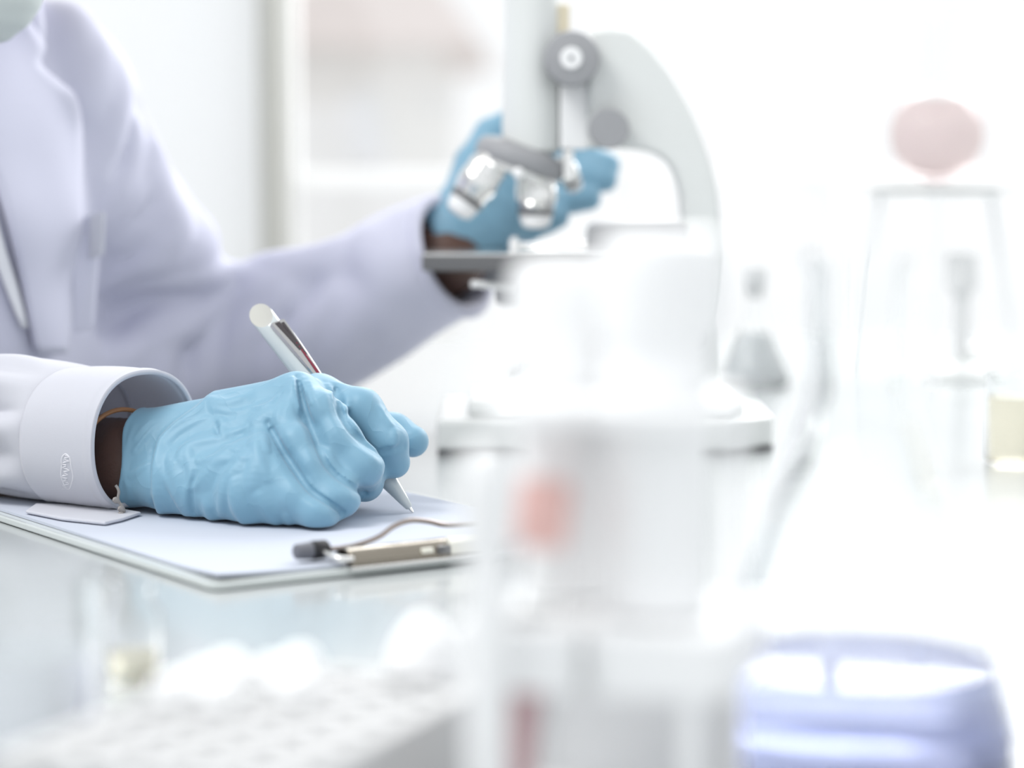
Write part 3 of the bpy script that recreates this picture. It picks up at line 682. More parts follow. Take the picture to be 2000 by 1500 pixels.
lap = patch('lapel', [(-160, 40), (-120, 150), (-60, 260), (0, 380), (38, 530), (72, 690)], [(58, 48), (86, 92), (78, 128), (112, 160), (150, 197), (157, 300), (155, 460), (138, 600), (126, 690)], 40, 10, M_COAT, 0.010, 0.005, coat, 0.017)
colr = patch('collar', [(-100, 0), (-60, 30), (-20, 60), (40, 95)], [(70, -40), (82, 20), (86, 60), (84, 92)], 10, 8, M_COAT, 0.010, 0.006, coat, 0.014)
for src in (lap, colr):                      # the other lapel and collar half mirror these across the chest
    V = np.array([v.co[:] for v in src.data.vertices]) + ORG[src]; V = V - 2 * ((V - mid) @ sdir)[:, None] * sdir[None]
    mk(src.name.split('.')[0], V, [tuple(p.vertices) for p in src.data.polygons], M_COAT, coat, solid=0.005, angle=60)
hp_, _n = hit(CT, 138, 470); Dk = hp_[1] + 1.28
pk = [W(x, y, Dk + q) for x, y, q in ((150, 424, -0.004), (196, 418, 0.002), (196, 500, 0.002), (186, 640, 0.004), (150, 650, -0.004))]
v, f = prism(pk, (-0.002, -0.004, 0)); pko = mk('breast_pocket', v, f, M_COAT, coat, smooth=False, bevel=0.002)
v, f = prism([W(x, y, Dk + q - 0.007) for x, y, q in ((178, 418, 0.002), (207, 413, -0.002), (204, 498, -0.002), (178, 506, 0.002))], (-0.001, -0.003, 0)); mk('pocket_welt', v, f, M_CUFF, pko, smooth=False, bevel=0.001)
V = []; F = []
for r in range(15):                          # sheet standing in for the shadow inside the V of the coat
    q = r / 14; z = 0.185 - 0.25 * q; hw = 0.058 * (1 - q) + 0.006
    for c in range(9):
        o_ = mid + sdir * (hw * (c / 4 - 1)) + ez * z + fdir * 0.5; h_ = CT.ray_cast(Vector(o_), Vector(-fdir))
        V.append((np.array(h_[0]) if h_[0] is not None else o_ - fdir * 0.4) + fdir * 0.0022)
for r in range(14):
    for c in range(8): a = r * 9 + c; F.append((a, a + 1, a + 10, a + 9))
mk('coat_v_shade', V, F, M_VSHADE, coat, solid=0.002, angle=60)
patch('shirt_front', [(-40, 400), (-20, 480), (10, 560), (42, 640)], [(-14, 400), (8, 480), (34, 560), (54, 640)], 10, 3, M_SHIRT, 0.006, 0.002, coat)
# hem around the far cuff opening
hu, hv, hn = basis(cutn); hem = []
for k in range(72):
    t = 2 * math.pi * k / 72; dr = hu * math.cos(t) + hv * math.sin(t); rr_ = np.linspace(0.02, 0.09, 141)
    vals = f_coat0((WL[None] + dr[None] * rr_[:, None]).astype(np.float32)); ix = int(np.argmax(vals > 0)); hem.append(WL + dr * (rr_[ix] - 0.0042))
hem = np.array(hem); hem = (np.roll(hem, 1, 0) + hem + np.roll(hem, -1, 0)) / 3
v, f = tube(hem, 0.0050, 10, closed=True); mk('sleeve_hem', v, f, M_COAT, coat)
# ---- face mask, hair, trousers, shoes
def f_mask(P):
    d = smin(rcone(P, headc + fdir * 0.045 - ez * 0.03, chin + ez * 0.010, 0.064, 0.042), rcone(P, headc + fdir * 0.10 - ez * 0.02, headc + fdir * 0.095 - ez * 0.05, 0.020, 0.018), 0.03)
    c = (P - (headc + fdir * 0.03).astype(np.float32)) @ (-fdir).astype(np.float32); d = smax(d, c, 0.004)
    top = (P[..., 2] - (headc[2] + 0.005)); return smax(d, top, 0.004) + 0.0008 * np.sin(P[..., 2] * 900)
sdf_mesh('face_mask', f_mask, (-0.45, 0.05, 0.22), (-0.20, 0.32, 0.45), 0.004, M_MASK, person, 1, label='pale green pleated face mask')
def f_hair(P):
    d = ellip(P, headc - fdir * 0.008 + ez * 0.032, (0.088, 0.094, 0.106))
    c = (P - (headc + fdir * 0.045 + ez * 0.05).astype(np.float32)) @ (fdir * 0.8 - ez * 0.6).astype(np.float32)
    return smax(d, c, 0.01) + 0.0025 * np.sin(P[..., 0] * 140) * np.sin(P[..., 1] * 120) 
sdf_mesh('hair', f_hair, (-0.50, 0.09, 0.28), (-0.22, 0.36, 0.58), 0.005, M_HAIR, person, 1)
def f_legs(P):
    d = None
    for s in (-1, 1):
        h0 = HIP + sdir * s * 0.09 - ez * 0.02; k0 = h0 + fdir * 0.40 + sdir * s * 0.03 - ez * 0.03; k0[2] = -0.245; a0 = k0 - fdir * 0.05; a0[2] = FL + 0.10
        e = chain(P, [h0, k0, a0], [0.092, 0.062, 0.050], 0.03); d = e if d is None else smin(d, e, 0.05)
    return d
sdf_mesh('trousers', f_legs, (-0.95, -0.30, FL + 0.03), (0.15, 0.70, -0.10), 0.009, M_TROUSER, person, 1)
for s in (-1, 1):
    k0 = HIP + sdir * s * 0.12 + fdir * 0.35; heel = np.array([k0[0], k0[1], FL + 0.042]) - fdir * 0.02; toe = heel + fdir * 0.19 - ez * 0.008
    def f_shoe(P, heel=heel, toe=toe): return smax(rcone(P, heel, toe, 0.046, 0.036), (FL + 0.002) - P[..., 2], 0.004)
    c = (heel + toe) / 2; sdf_mesh('shoe', f_shoe, c - 0.2 * np.array([1, 1, 0.5]), c + 0.2 * np.array([1, 1, 0.5]), 0.007, M_SHOE, person, 1)

# ---- near sleeve with its turned cuff (rings along the forearm)
nphi = 128
secs = []
# (distance back from the opening, half width, half height, centre pixel/depth)
S0 = Cc
def ring(back, a, b, cz, bump, rimtilt=0.0):
    c = S0 - adir * back; c = np.array([c[0], c[1], cz]); out = []
    for k in range(nphi):
        t = 2 * math.pi * k / nphi; ct, st = math.cos(t), math.sin(t)
        x = math.copysign(abs(ct) ** 0.9, ct) * a; z = math.copysign(abs(st) ** 0.9, st) * b
        d_ = bump(t, back) if bump else 0.0
        p = c + au * (x * (1 + d_)) + ez * (z * (1 + d_)) + adir * (rimtilt * st)
        p[2] = max(p[2], ZP + 0.0035 + 0.0008 * math.sin(3 * t + back * 60)); out.append(p)
    return out
def fold(t, back):
    # gathers that start at the cuff seam and run up the sleeve; t = pi is the side facing the camera
    g = max(0.0, min(1.0, (back - 0.052) / 0.03)); w_ = 0
    for t0, wd, am, tw in ((2.35, 0.16, 0.10, 2.0), (2.75, 0.12, -0.09, 2.5), (3.0, 0.14, 0.085, 1.2), (3.35, 0.14, -0.08, -1.0), (3.7, 0.15, 0.07, -2.0), (1.9, 0.2, 0.08, 1.0), (4.1, 0.15, -0.05, 0.0), (1.2, 0.2, -0.06, 0.5)):
        u = (t - t0 - tw * (back - 0.055)) / wd; w_ += am * math.exp(-u * u)
    return 1.7 * g * w_ + 0.006 * math.sin(3 * t + 1.0) + 0.01 * math.sin(2 * t + back * 40) * min(1, back / 0.05)
czc = Cc[2]
cuff_b = [0.0, 0.0006, 0.0022, 0.0045, 0.0050, 0.0075, 0.012, 0.018, 0.024, 0.030, 0.036, 0.042, 0.048, 0.051, 0.0525]
V = []
for b in cuff_b:
    q = b / 0.0525; e_ = 0.0006 if 0.0022 < b < 0.0047 else 0
    V += ring(b, 0.0375 + 0.0035 * q + e_, 0.0375 + 0.0010 * math.sin(q * 3.1) + e_, czc - 0.001 * q, lambda t, bb: 0.006 * math.sin(3 * t + 1.0) + 0.008 * math.sin(2 * t + bb * 40) * min(1, bb / 0.05) + 0.012 * math.exp(-((t - 2.2) / 0.5) ** 2), 0.0015)
F = []
for i in range(len(cuff_b) - 1):
    for k in range(nphi): F.append((i * nphi + k, i * nphi + (k + 1) % nphi, (i + 1) * nphi + (k + 1) % nphi, (i + 1) * nphi + k))
cuff = mk('sleeve_cuff', V, F, M_CUFF, person, solid=0.0026, angle=70, label='turned white cuff with a stitched edge')
sl_b = [0.0505, 0.0515, 0.053, 0.056, 0.060, 0.066, 0.073, 0.081, 0.090, 0.100, 0.112, 0.125, 0.140, 0.158, 0.178]
V = []
for b in sl_b:
    q = (b - 0.0505) / 0.15; pinch = 0.0022 * math.exp(-((b - 0.0505) / 0.0025) ** 2)
    V += ring(b, 0.0400 - pinch + 0.006 * q, 0.0372 - pinch + 0.003 * q + 0.0015 * math.sin(q * 9), czc + 0.0015 * q, fold, 0.0015)
F = []
for i in range(len(sl_b) - 1):
    for k in range(nphi): F.append((i * nphi + k, i * nphi + (k + 1) % nphi, (i + 1) * nphi + (k + 1) % nphi, (i + 1) * nphi + k))
sleeve = mk('sleeve', V, F, M_CUFF, person, solid=0.0022, subsurf=1, angle=None)
CB = bvh(cuff)
# buttonhole on the camera side of the cuff, seam stitching
def oncuff(px, py, off=0.0016):
    h, n = hit(CB, px, py)
    if h is None: return None
    dv = (CAM - h) / np.linalg.norm(CAM - h); return h + dv * off
loop = []
for k in range(26):
    t = 2 * math.pi * k / 26; wob = 1 + 0.12 * math.sin(5 * t)
    p = oncuff(131 + 11 * math.cos(t) * wob + 2.5 * math.sin(t), 921 + 34 * math.sin(t)); 
    if p is not None: loop.append(p)
loop2 = [q for q in (oncuff(128 + 7 * math.sin(k * 1.9) + 3 * math.sin(k * 0.7), 890 + 2.6 * k, 0.0017) for k in range(26)) if q is not None]
if len(loop) > 5:
    v, f = tube(loop, 0.00055, 8, closed=True); bh = mk('buttonhole', v, f, M_THREAD, cuff)
    v, f = tube(loop2, 0.0005, 6); mk('buttonhole_stitch', v, f, M_THREAD, bh)
slit = [oncuff(126, 900 + 4 * k, 0.0015) for k in range(8)]
slit = [p for p in slit if p is not None]
if len(slit) > 2: v, f = tube(slit, 0.0003, 6); mk('buttonhole_slit', v, f, M_KNOB, cuff)
# lower flap of the cuff vent lying on the paper
fl = [T(50, 1004, ZP), T(120, 1018, ZP), T(205, 1027, ZP), T(240, 1019, ZP), T(276, 1007, ZP), T(205, 994, ZP), T(70, 990, ZP)]
v, f = prism([p + ez * 0.0003 for p in fl], (0, 0, 0.0018)); mk('cuff_flap', v, f, M_CUFF, cuff, smooth=False, bevel=0.0008)

# ---- bracelets on the near wrist
def wr_ring(px, py, D, a, b, r, m, nm, tilt_=0.0, wob=0.0):
    c = W(px, py, D); pts = []
    for k in range(48):
        t = 2 * math.pi * k / 48; pts.append(c + au * math.cos(t) * a + ez * math.sin(t) * b + adir * (tilt_ * math.cos(t) + wob * math.sin(7 * t)))
    v, f = tube(pts, r, 8, closed=True); return mk(nm, v, f, m, person)
wr_ring(240, 899, 1.304, 0.0215, 0.0278, 0.0013, M_BAND, 'wrist_band', 0.010)

# ---- near glove: right hand closed around the pen
mI, mM, mR, mK = W(622, 777, 1.305), W(580, 776, 1.284), W(545, 834, 1.268), W(515, 905, 1.252)
wT, wB = W(262, 860, 1.304), W(250, 940, 1.294)
mm = 0.001
fold_z = np.array([W(0, y, 1.27)[2] for y in (1040, 1007, 964, 905, 858, 829, 796, 768, 740)]); fold_x = np.array([W(x, 900, 1.27)[0] for x in (318, 309, 302, 302, 312, 339, 385, 412, 430)])
def f_hand0(P):
    d = rcone(P, wT, mI, 14.6 * mm, 12.0 * mm)
    for a, b, ra, rb in ((wT, mM, 15.0, 12.4), (wB * .5 + wT * .5, mR, 16, 11.8), (wB, mK, 15.4, 12.0), (wT, wB, 15.2, 15.2)):
        d = smin(d, rcone(P, a, b, ra * mm, rb * mm), 0.012)
    d = smin(d, rcone(P, W(330, 945, 1.280), W(505, 962, 1.247), 17 * mm, 17.5 * mm), 0.012)        # heel of the hand
    d = smin(d, rcone(P, W(505, 962, 1.247), W(590, 985, 1.238), 16 * mm, 11 * mm), 0.010)
    d = smin(d, rcone(P, W(355, 890, 1.325), W(560, 862, 1.346), 18 * mm, 15 * mm), 0.012)          # ball of the thumb
    # the tight cuff of the glove, left of the big fold
    xb = np.interp(P[..., 2], fold_z, fold_x).astype(np.float32)
    st_ = np.clip((xb - P[..., 0]) / 0.0022, 0, 1); d = d + 0.0028 * st_ * st_ * (3 - 2 * st_)
    fing = [([mI, W(706, 800, 1.288), W(760, 862, 1.281), W(770, 903, 1.286)], [11.6, 10.8, 9.4, 8.6]),
            ([mM, W(630, 805, 1.266), W(664, 856, 1.257), W(708, 910, 1.252), W(712, 942, 1.276), W(716, 945, 1.302)], [12.2, 10.6, 10.2, 10.4, 9.2, 8.4]),
            ([mR, W(579, 868, 1.251), W(612, 912, 1.243), W(664, 970, 1.237), W(650, 985, 1.268), W(630, 975, 1.298)], [11.6, 10.2, 9.8, 10.0, 8.8, 8.0]),
            ([mK, W(548, 940, 1.241), W(578, 970, 1.233), W(622, 1000, 1.227), W(606, 1004, 1.258), W(585, 1000, 1.285)], [12, 10.6, 10.2, 9.6, 8.6, 7.6]),
            ([W(560, 862, 1.346), W(700, 836, 1.334), W(768, 846, 1.324), W(806, 862, 1.316)], [14.5, 11.0, 10.4, 8.8])]
    for i, (pts, rs) in enumerate(fing):
        d = smin(d, chain(P, pts, [r * mm for r in rs], 0.005), 0.0070)
    return smax(d, (ZP + 0.0004) - P[..., 2], 0.003)
# broad tension folds of the loose glove, then crisp creases
gl_soft = creases(f_hand0, [
    [(405, 774), (386, 799), (341, 832), (316, 862), (307, 905), (307, 964), (314, 1000)], [(330, 890), (345, 940), (362, 985), (376, 1015)],
    [(352, 905), (375, 870), (440, 852)], [(395, 940), (425, 900), (470, 865)], [(455, 930), (462, 985), (486, 1025)], [(405, 985), (418, 1018)],
    [(497, 830), (502, 890), (494, 945)], [(505, 965), (528, 1005), (550, 1030)], [(400, 782), (440, 790), (476, 778)], [(574, 742), (570, 780), (560, 810)],
    [(430, 990), (440, 940), (470, 900)]], 0.0030, 0.0080)
gl_ridge = creases(f_hand0, [
    [(405, 772), (385, 798), (339, 831), (313, 860), (304, 905), (303, 964), (311, 1003)],
    [(313, 918), (332, 951), (352, 985), (366, 1012)], [(345, 905), (366, 873), (438, 856)], [(430, 824), (438, 855)],
    [(375, 898), (430, 897), (480, 889)], [(438, 944), (432, 1005)], [(451, 931), (460, 990), (480, 1030)], [(507, 970), (530, 1010), (552, 1034)],
    [(405, 778), (440, 788), (470, 780)], [(573, 738), (576, 768), (588, 800)], [(642, 752), (657, 775), (662, 800)], [(668, 765), (680, 785), (672, 806)],
    [(404, 985), (416, 1020)], [(560, 1010), (568, 1032)], [(772, 842), (767, 876)], [(745, 798), (752, 815), (762, 828)], [(366, 872), (372, 930), (362, 990)],
    [(440, 872), (480, 884)], [(420, 905), (440, 898), (485, 893)], [(514, 850), (520, 880)], [(500, 860), (508, 900), (522, 935)]], 0.0019, 0.0036)
gl_ridge2 = creases(f_hand0, [[(262, 830), (248, 870), (243, 920), (252, 975)], [(292, 822), (264, 856)], [(296, 835), (262, 880)], [(470, 800), (520, 790), (555, 760)],
    [(440, 850), (480, 835)], [(330, 862), (352, 842), (400, 815)], [(290, 905), (252, 930)], [(350, 960), (380, 950), (400, 925)], [(560, 760), (545, 800), (538, 830)], [(605, 745), (615, 775), (628, 800)],
    [(595, 745), (606, 785)], [(420, 800), (450, 805), (480, 800)], [(425, 815), (445, 830)]], 0.0010, 0.0030)
finger_gaps = [[(657, 762), (663, 800), (690, 845), (742, 886)], [(580, 738), (592, 786), (615, 852), (638, 908), (672, 940), (712, 963)],
    [(524, 826), (556, 885), (577, 917), (606, 957), (668, 1000)]]
gl_valley = creases(f_hand0, finger_gaps, -0.0038, 0.0065, 1.4, (0.0, 0.003))
gl_slit = creases(f_hand0, finger_gaps, -0.0065, 0.0021, 0.7, (-0.001, 0.0, 0.001, 0.002, 0.003, 0.004, 0.005), 0.0)
gl_groove = creases(f_hand0, [[(297, 880), (295, 940), (302, 1000)], [(421, 830), (429, 856)], [(744, 884), (766, 878), (790, 872)],
    [(325, 843), (345, 827), (375, 808)], [(382, 925), (372, 960), (378, 1000)]], -0.0022, 0.0030)
def f_hand(P):
    d = f_hand0(P); d = gl_soft(P, d); d = gl_ridge(P, d); d = gl_ridge2(P, d); d = gl_groove(P, d); d = gl_valley(P, d); d = gl_slit(P, d)
    x, y, z = P[..., 0], P[..., 1], P[..., 2]
    # rolled cuff edge, cut across the wrist
    q = (P - W(250, 900, 1.29).astype(np.float32)); ax = q @ adir.astype(np.float32) * 0.6 + q[..., 0] * 0.4 + 0.002 * np.sin(z * 130 + 1)
    roll = np.clip(1 - np.abs(ax - 0.0012) / 0.0014, 0, 1); d = d - 0.0005 * roll
    d = smax(d, -ax, 0.0012)
    return smax(d, (ZP + 0.0003) - z, 0.002)
lo = np.array([-0.222, -0.075, 0.002]); hi = np.array([-0.036, 0.098, 0.092])
glove = sdf_mesh('writing_glove', f_hand, lo, hi, 0.00075, M_GLOVE, person, 1, label='creased blue nitrile glove gripping the pen')
# fine string bracelet with a knot below the glove edge
pts = []
for k in range(14):
    q = k / 13; pts.append(W(226 + 15 * q + 3 * math.sin(q * 9), 948 + 54 * q, 1.272 - 0.004 * q))
v, f = tube(pts, 0.0008, 8); sb = mk('string_bracelet', v, f, M_STRING, person)
for px, py in ((228, 973), (238, 990), (239, 1000)):
    v, f = lathe(W(px, py, 1.265) - np.array([0.002, 0, 0]), [(0.0004, 0), (0.0016, 0.0008), (0.0017, 0.0022), (0.0005, 0.0042)], (0.8, 0.1, -0.6), 10); mk('knot', v, f, M_STRING, sb)
# ---- far glove: left hand steadying the microscope from behind
def f_left0(P):
    wl = W(868, 462, 1.705)
    d = rcone(P, W(862, 440, 1.705), W(985, 340, 1.715), 18 * mm, 15 * mm)
    for a, b, ra, rb in ((wl, W(995, 380, 1.712), 20, 15), (W(868, 470, 1.70), W(985, 425, 1.705), 19, 15), (W(870, 475, 1.70), W(960, 452, 1.70), 17, 13)):
        d = smin(d, rcone(P, a, b, ra * mm, rb * mm), 0.015)
    fing = [([W(985, 335, 1.715), W(1070, 300, 1.745), W(1140, 305, 1.745), W(1188, 322, 1.735)], [13, 11, 10, 8.8]),
            ([W(1000, 375, 1.712), W(1085, 345, 1.740), W(1150, 345, 1.735), W(1182, 352, 1.728)], [13, 11.5, 10, 8.8]),
            ([W(995, 420, 1.705), W(1070, 395, 1.725), W(1120, 388, 1.722), W(1150, 388, 1.718)], [13, 11.5, 10, 8.8]),
            ([W(965, 455, 1.70), W(1030, 445, 1.712), W(1065, 432, 1.712), W(1090, 425, 1.71)], [12, 10, 9, 8]),
            ([W(905, 395, 1.715), W(925, 320, 1.735), W(958, 262, 1.75), W(1010, 228, 1.755)], [17, 13.5, 11.5, 9])]
    for pts, rs in fing: d = smin(d, chain(P, pts, [r * mm for r in rs], 0.004), 0.007)
    return d
lf_r = creases(f_left0, [[(850, 400), (880, 420), (900, 460)], [(870, 380), (910, 400), (950, 440)], [(900, 350), (930, 370), (980, 390)], [(1120, 320), (1150, 345)]], 0.0020, 0.008)
def f_left(P):
    d = lf_r(P, f_left0(P)); q = P - W(852, 470, 1.70).astype(np.float32)
    return smax(d, -(q[..., 0] * 0.9 + q[..., 2] * 0.35), 0.003)
sdf_mesh('far_glove', f_left, W(800, 540, 1.64), W(1240, 170, 1.79), 0.0018, M_GLOVE, person, 1, label='blue nitrile glove behind the microscope tube')
tag(person, 'seated person in white lab coat, face mask and blue gloves, writing beside the microscope', 'person')
# stool under the person
st = empty('lab_stool', (HIP[0], HIP[1], FL))
zs = HIP[2] - 0.128
v, f = lathe((HIP[0], HIP[1], zs - 0.05), [(0.15, 0), (0.17, 0.01), (0.175, 0.03), (0.165, 0.048), (0.10, 0.05)], n=36); mk('seat', v, f, M_TROUSER, st)
v, f = cyl((HIP[0], HIP[1], FL + 0.06), (HIP[0], HIP[1], zs - 0.05), 0.025); mk('column', v, f, M_SILVER, st)
for k in range(5):
    t = 2 * math.pi * k / 5; e = np.array([HIP[0] + 0.24 * math.cos(t), HIP[1] + 0.24 * math.sin(t), FL + 0.03])
    v, f = tube([(HIP[0], HIP[1], FL + 0.08), e + (0, 0, 0.01)], 0.016, 10); mk('foot', v, f, M_SILVER, st)
    v, f = lathe(e + np.array([0, -0.01, -0.003]), [(0.024, 0), (0.027, 0.004), (0.027, 0.016), (0.024, 0.02)], (0, 1, 0), 16); mk('castor', v, f, M_DARK, st)
tag(st, 'round dark lab stool the person in the lab coat sits on', 'stool')

# ================================================================== GLASSWARE AND RACKS
def wall_profile(outer, t=0.0016):
    inn = [(max(r - t, 0.0004), z) for r, z in outer]
    inn[0] = (inn[0][0], outer[0][1] + t * 1.5)
    if len(outer) > 1 and outer[1][1] < outer[0][1] + t * 1.5: inn[1] = (inn[1][0], outer[0][1] + t * 1.6)
    return outer + inn[::-1]
def flask(name, base, R, H, neck_r, liq_h, liq_m, label, cat, gm=M_GLASS, group=None, stopper=None):
    o = empty(name, base); base = np.asarray(base, float)
    sh = 0.70 * H
    out = [(0.001, 0.0005), (R * 0.90, 0.0), (R * 0.985, 0.002), (R, 0.006), (R * 0.985, 0.012)]
    for k in range(1, 9): q = k / 8; out.append((R * 0.985 + (neck_r * 1.06 - R * 0.985) * q, 0.012 + (sh - 0.012) * q))
    out += [(neck_r, sh + 0.008), (neck_r, H - 0.006), (neck_r * 1.12, H - 0.003), (neck_r * 1.14, H)]
    v, f = lathe(base, wall_profile(out), n=56, cap=False, closed=True); mk('glass_body', v, f, gm, o, angle=50)
    if liq_m:
        ri = lambda z: (R * 0.985 + (neck_r * 1.06 - R * 0.985) * max(0, (z - 0.012)) / (sh - 0.012)) - 0.0018
        pr = [(0.0005, 0.0026), (R * 0.88, 0.0026), (R * 0.96, 0.0045), (ri(0.012), 0.012)] + [(ri(0.012 + (liq_h - 0.012) * q / 4), 0.012 + (liq_h - 0.012) * q / 4) for q in range(1, 5)] + [(0.0005, liq_h)]
        v, f = lathe(base, pr, n=56, cap=False); mk('liquid', v, f, liq_m, o, angle=50)
    if stopper:
        v, f = lathe(base + ez * (H - 0.010), [(neck_r * 0.78, 0), (neck_r * 0.98, 0.012), (neck_r * 1.15, 0.014), (neck_r * 1.2, 0.026), (neck_r * 0.9, 0.029)], n=32); mk('stopper', v, f, stopper, o)
    tag(o, label, cat, group); return o
# foreground conical flask with violet-blue liquid
fb = W(1674, 1490, 0.775); fb[2] = 0.0
flask('conical_flask', fb, 0.0535, 0.165, 0.0165, 0.034, M_BLUELIQ, 'large conical glass flask half filled with violet blue liquid in the foreground', 'flask')
# stoppered flask with grey contents, behind the microscope base
fg = T(1472, 752, 0.0)
flask('stoppered_flask', fg, 0.031, 0.085, 0.0085, 0.046, M_GREYLIQ, 'small stoppered flask with grey liquid beside the microscope base', 'flask', stopper=M_PLASTICG)
# round flask with pink liquid on a tripod over a burner
Dp = 2.12; rc = W(1830, 262, Dp); rr = 0.0415
rf = empty('round_flask', rc - ez * rr)
out = []
for k in range(17):
    t = -math.pi / 2 + (math.pi / 2 + 1.22) * k / 16; out.append((max(rr * math.cos(t), 0.001), rr * math.sin(t) + rr))
ze_ = out[-1][1]; out += [(0.0128, ze_ + 0.006), (0.012, ze_ + 0.015), (0.012, ze_ + 0.07), (0.0145, ze_ + 0.074)]
v, f = lathe(rc - ez * rr, wall_profile(out, 0.0013), n=48, cap=False, closed=True); mk('glass_body', v, f, M_GLASS, rf, angle=50)
tl = math.asin(0.76); pr = []
for k in range(15):
    t = -math.pi / 2 + (math.pi / 2 + tl) * k / 14; pr.append((max((rr - 0.0009) * math.cos(t), 0.0005), (rr - 0.0009) * math.sin(t) + rr))
pr.append((0.0005, pr[-1][1])); v, f = lathe(rc - ez * rr, pr, n=48, cap=False); mk('liquid', v, f, M_PINKLIQ, rf, angle=50)
tag(rf, 'round glass flask of pink liquid standing high on a tripod gauze', 'flask')
ztri = rc[2] - rr - 0.0022
tr = empty('tripod_stand', (rc[0], rc[1], 0))
v, f = tube([(rc[0] + 0.055 * math.cos(2 * math.pi * k / 40), rc[1] + 0.055 * math.sin(2 * math.pi * k / 40), ztri - 0.006) for k in range(40)], 0.003, 8, closed=True); mk('ring', v, f, M_SILVER, tr)
for k in range(3):
    t = 2 * math.pi * k / 3 + 0.35; d = np.array([math.cos(t), math.sin(t), 0])
    v, f = tube([rc * (1, 1, 0) + d * 0.055 + ez * (ztri - 0.006), rc * (1, 1, 0) + d * 0.085 + ez * 0.002], 0.0032, 8); mk('leg', v, f, M_SCOPEW, tr)
v, f = box((rc[0] - 0.06, rc[1] - 0.06, ztri - 0.0025), (rc[0] + 0.06, rc[1] + 0.06, ztri)); mk('wire_gauze', v, f, M_PLASTICG, tr, smooth=False)
tag(tr, 'thin silver tripod with wire gauze carrying the round pink flask', 'stand')
bu = empty('gas_burner', (rc[0] + 0.024, rc[1], 0)); bb = np.array([rc[0] + 0.024, rc[1], 0])
v, f = lathe(bb, [(0.034, 0), (0.035, 0.004), (0.030, 0.009), (0.012, 0.014), (0.009, 0.02)], n=36); mk('base', v, f, M_SCOPE, bu)
zt_ = W(1885, 492, Dp)[2]
v, f = lathe(bb, [(0.0075, 0.018), (0.0075, zt_ - 0.035), (0.0145, zt_ - 0.033), (0.0145, zt_ - 0.004), (0.012, zt_), (0.009, zt_)], n=32); mk('barrel', v, f, M_PLASTICG, bu)
v, f = cyl(bb + (0.006, 0, 0.025), bb + (0.035, -0.01, 0.025), 0.004); mk('gas_inlet', v, f, M_SILVER, bu)
tag(bu, 'small gas burner with grey barrel under the tripod', 'burner')
# beaker of amber liquid at the right edge
yb = T(1985, 905, 0.0); bk = empty('beaker', yb); R = 0.020; H = 0.058
out = [(0.001, 0.0004), (R * 0.9, 0), (R, 0.004), (R, H - 0.003), (R * 1.06, H)]
v, f = lathe(yb, wall_profile(out, 0.0012), n=40, cap=False, closed=True); mk('glass_body', v, f, M_GLASS, bk, angle=50)
v, f = lathe(yb, [(0.0005, 0.002), (R * 0.86, 0.002), (R - 0.0014, 0.005), (R - 0.0014, 0.043), (0.0005, 0.043)], n=40, cap=False); mk('liquid', v, f, M_YELLIQ, bk, angle=50)
tag(bk, 'small glass beaker of amber yellow liquid at the right edge', 'beaker')

# ---- tall white rack in the foreground with capped tubes
DR = 0.70; rk0 = W(1200, 1000, DR); RX = rk0[0]; RY = DR - 1.28
rot = math.radians(-14); rx = np.array([math.cos(rot), math.sin(rot), 0]); ry = np.array([-math.sin(rot), math.cos(rot), 0])
rack = empty('tube_rack', (RX, RY, 0)); rc0 = np.array([RX, RY, 0.0])
def rp3(a, b, z): return rc0 + rx * a + ry * b + ez * z
def plate(name, hw, hd, z0, z1, holes, m=M_PLASTIC):
    # slab with real round holes: outer rectangle minus circles via grid of wedges around each hole
    holes = sorted(holes); parts = []; xs_ = [-hw] + [(holes[i][0] + holes[i + 1][0]) / 2 for i in range(len(holes) - 1)] + [hw]
    if not holes: parts.append(obox(rp3(0, 0, (z0 + z1) / 2), rx * hw, ry * hd, ez * (z1 - z0) / 2))
    for i, (hx, hy, hr) in enumerate(holes):
        a, b = xs_[i], xs_[i + 1]; n = 32; V = []; F = []
        for k in range(n):
            t = 2 * math.pi * k / n; c, s = math.cos(t), math.sin(t)
            kx = ((b if c > 0 else a) - hx) / c if abs(c) > 1e-6 else 1e9; ky = ((hd if s > 0 else -hd) - hy) / s if abs(s) > 1e-6 else 1e9
            L = min(kx, ky)
            for z in (z1, z0): V.append(rp3(hx + hr * c, hy + hr * s, z)); V.append(rp3(hx + L * c, hy + L * s, z))
        for k in range(n):
            p, q = 4 * k, 4 * ((k + 1) % n)
            F += [(p, p + 1, q + 1, q), (p + 2, q + 2, q + 3, p + 3), (p, q, q + 2, p + 2), (p + 1, p + 3, q + 3, q + 1)]
        parts.append((np.array(V), F))
    v, f = join(parts); return mk(name, v, f, m, rack, smooth=False)
bigA = (-0.020, 0.012, 0.0165); bigB = (0.014, -0.012, 0.0175)
redA = (-0.0155, -0.010)
plate('top_plate', 0.0325, 0.036, 0.122, 0.127, [(-0.0175, 0.012, 0.0155), (0.0145, -0.006, 0.0165)])
plate('middle_block', 0.040, 0.036, 0.046, 0.064, [(-0.0215, -0.018, 0.0088), (0.014, 0.016, 0.0088)])
plate('base_plate', 0.034, 0.038, 0.0, 0.006, [])
for s in (-1, 1):
    v, f = obox(rp3(s * 0.0312, 0.030, 0.064), rx * 0.002, ry * 0.005, ez * 0.058); mk('side_post', v, f, M_PLASTIC, rack, smooth=False, bevel=0.001)
    for t_ in (-0.031, 0.031):
        v, f = obox(rp3(s * 0.0290, t_, 0.026), rx * 0.003, ry * 0.004, ez * 0.0205); mk('corner_post', v, f, M_PLASTIC, rack, smooth=False, bevel=0.001)
v, f = obox(rp3(0, 0.033, 0.026), rx * 0.026, ry * 0.0012, ez * 0.0205); mk('back_panel', v, f, M_FROST, rack, smooth=False)
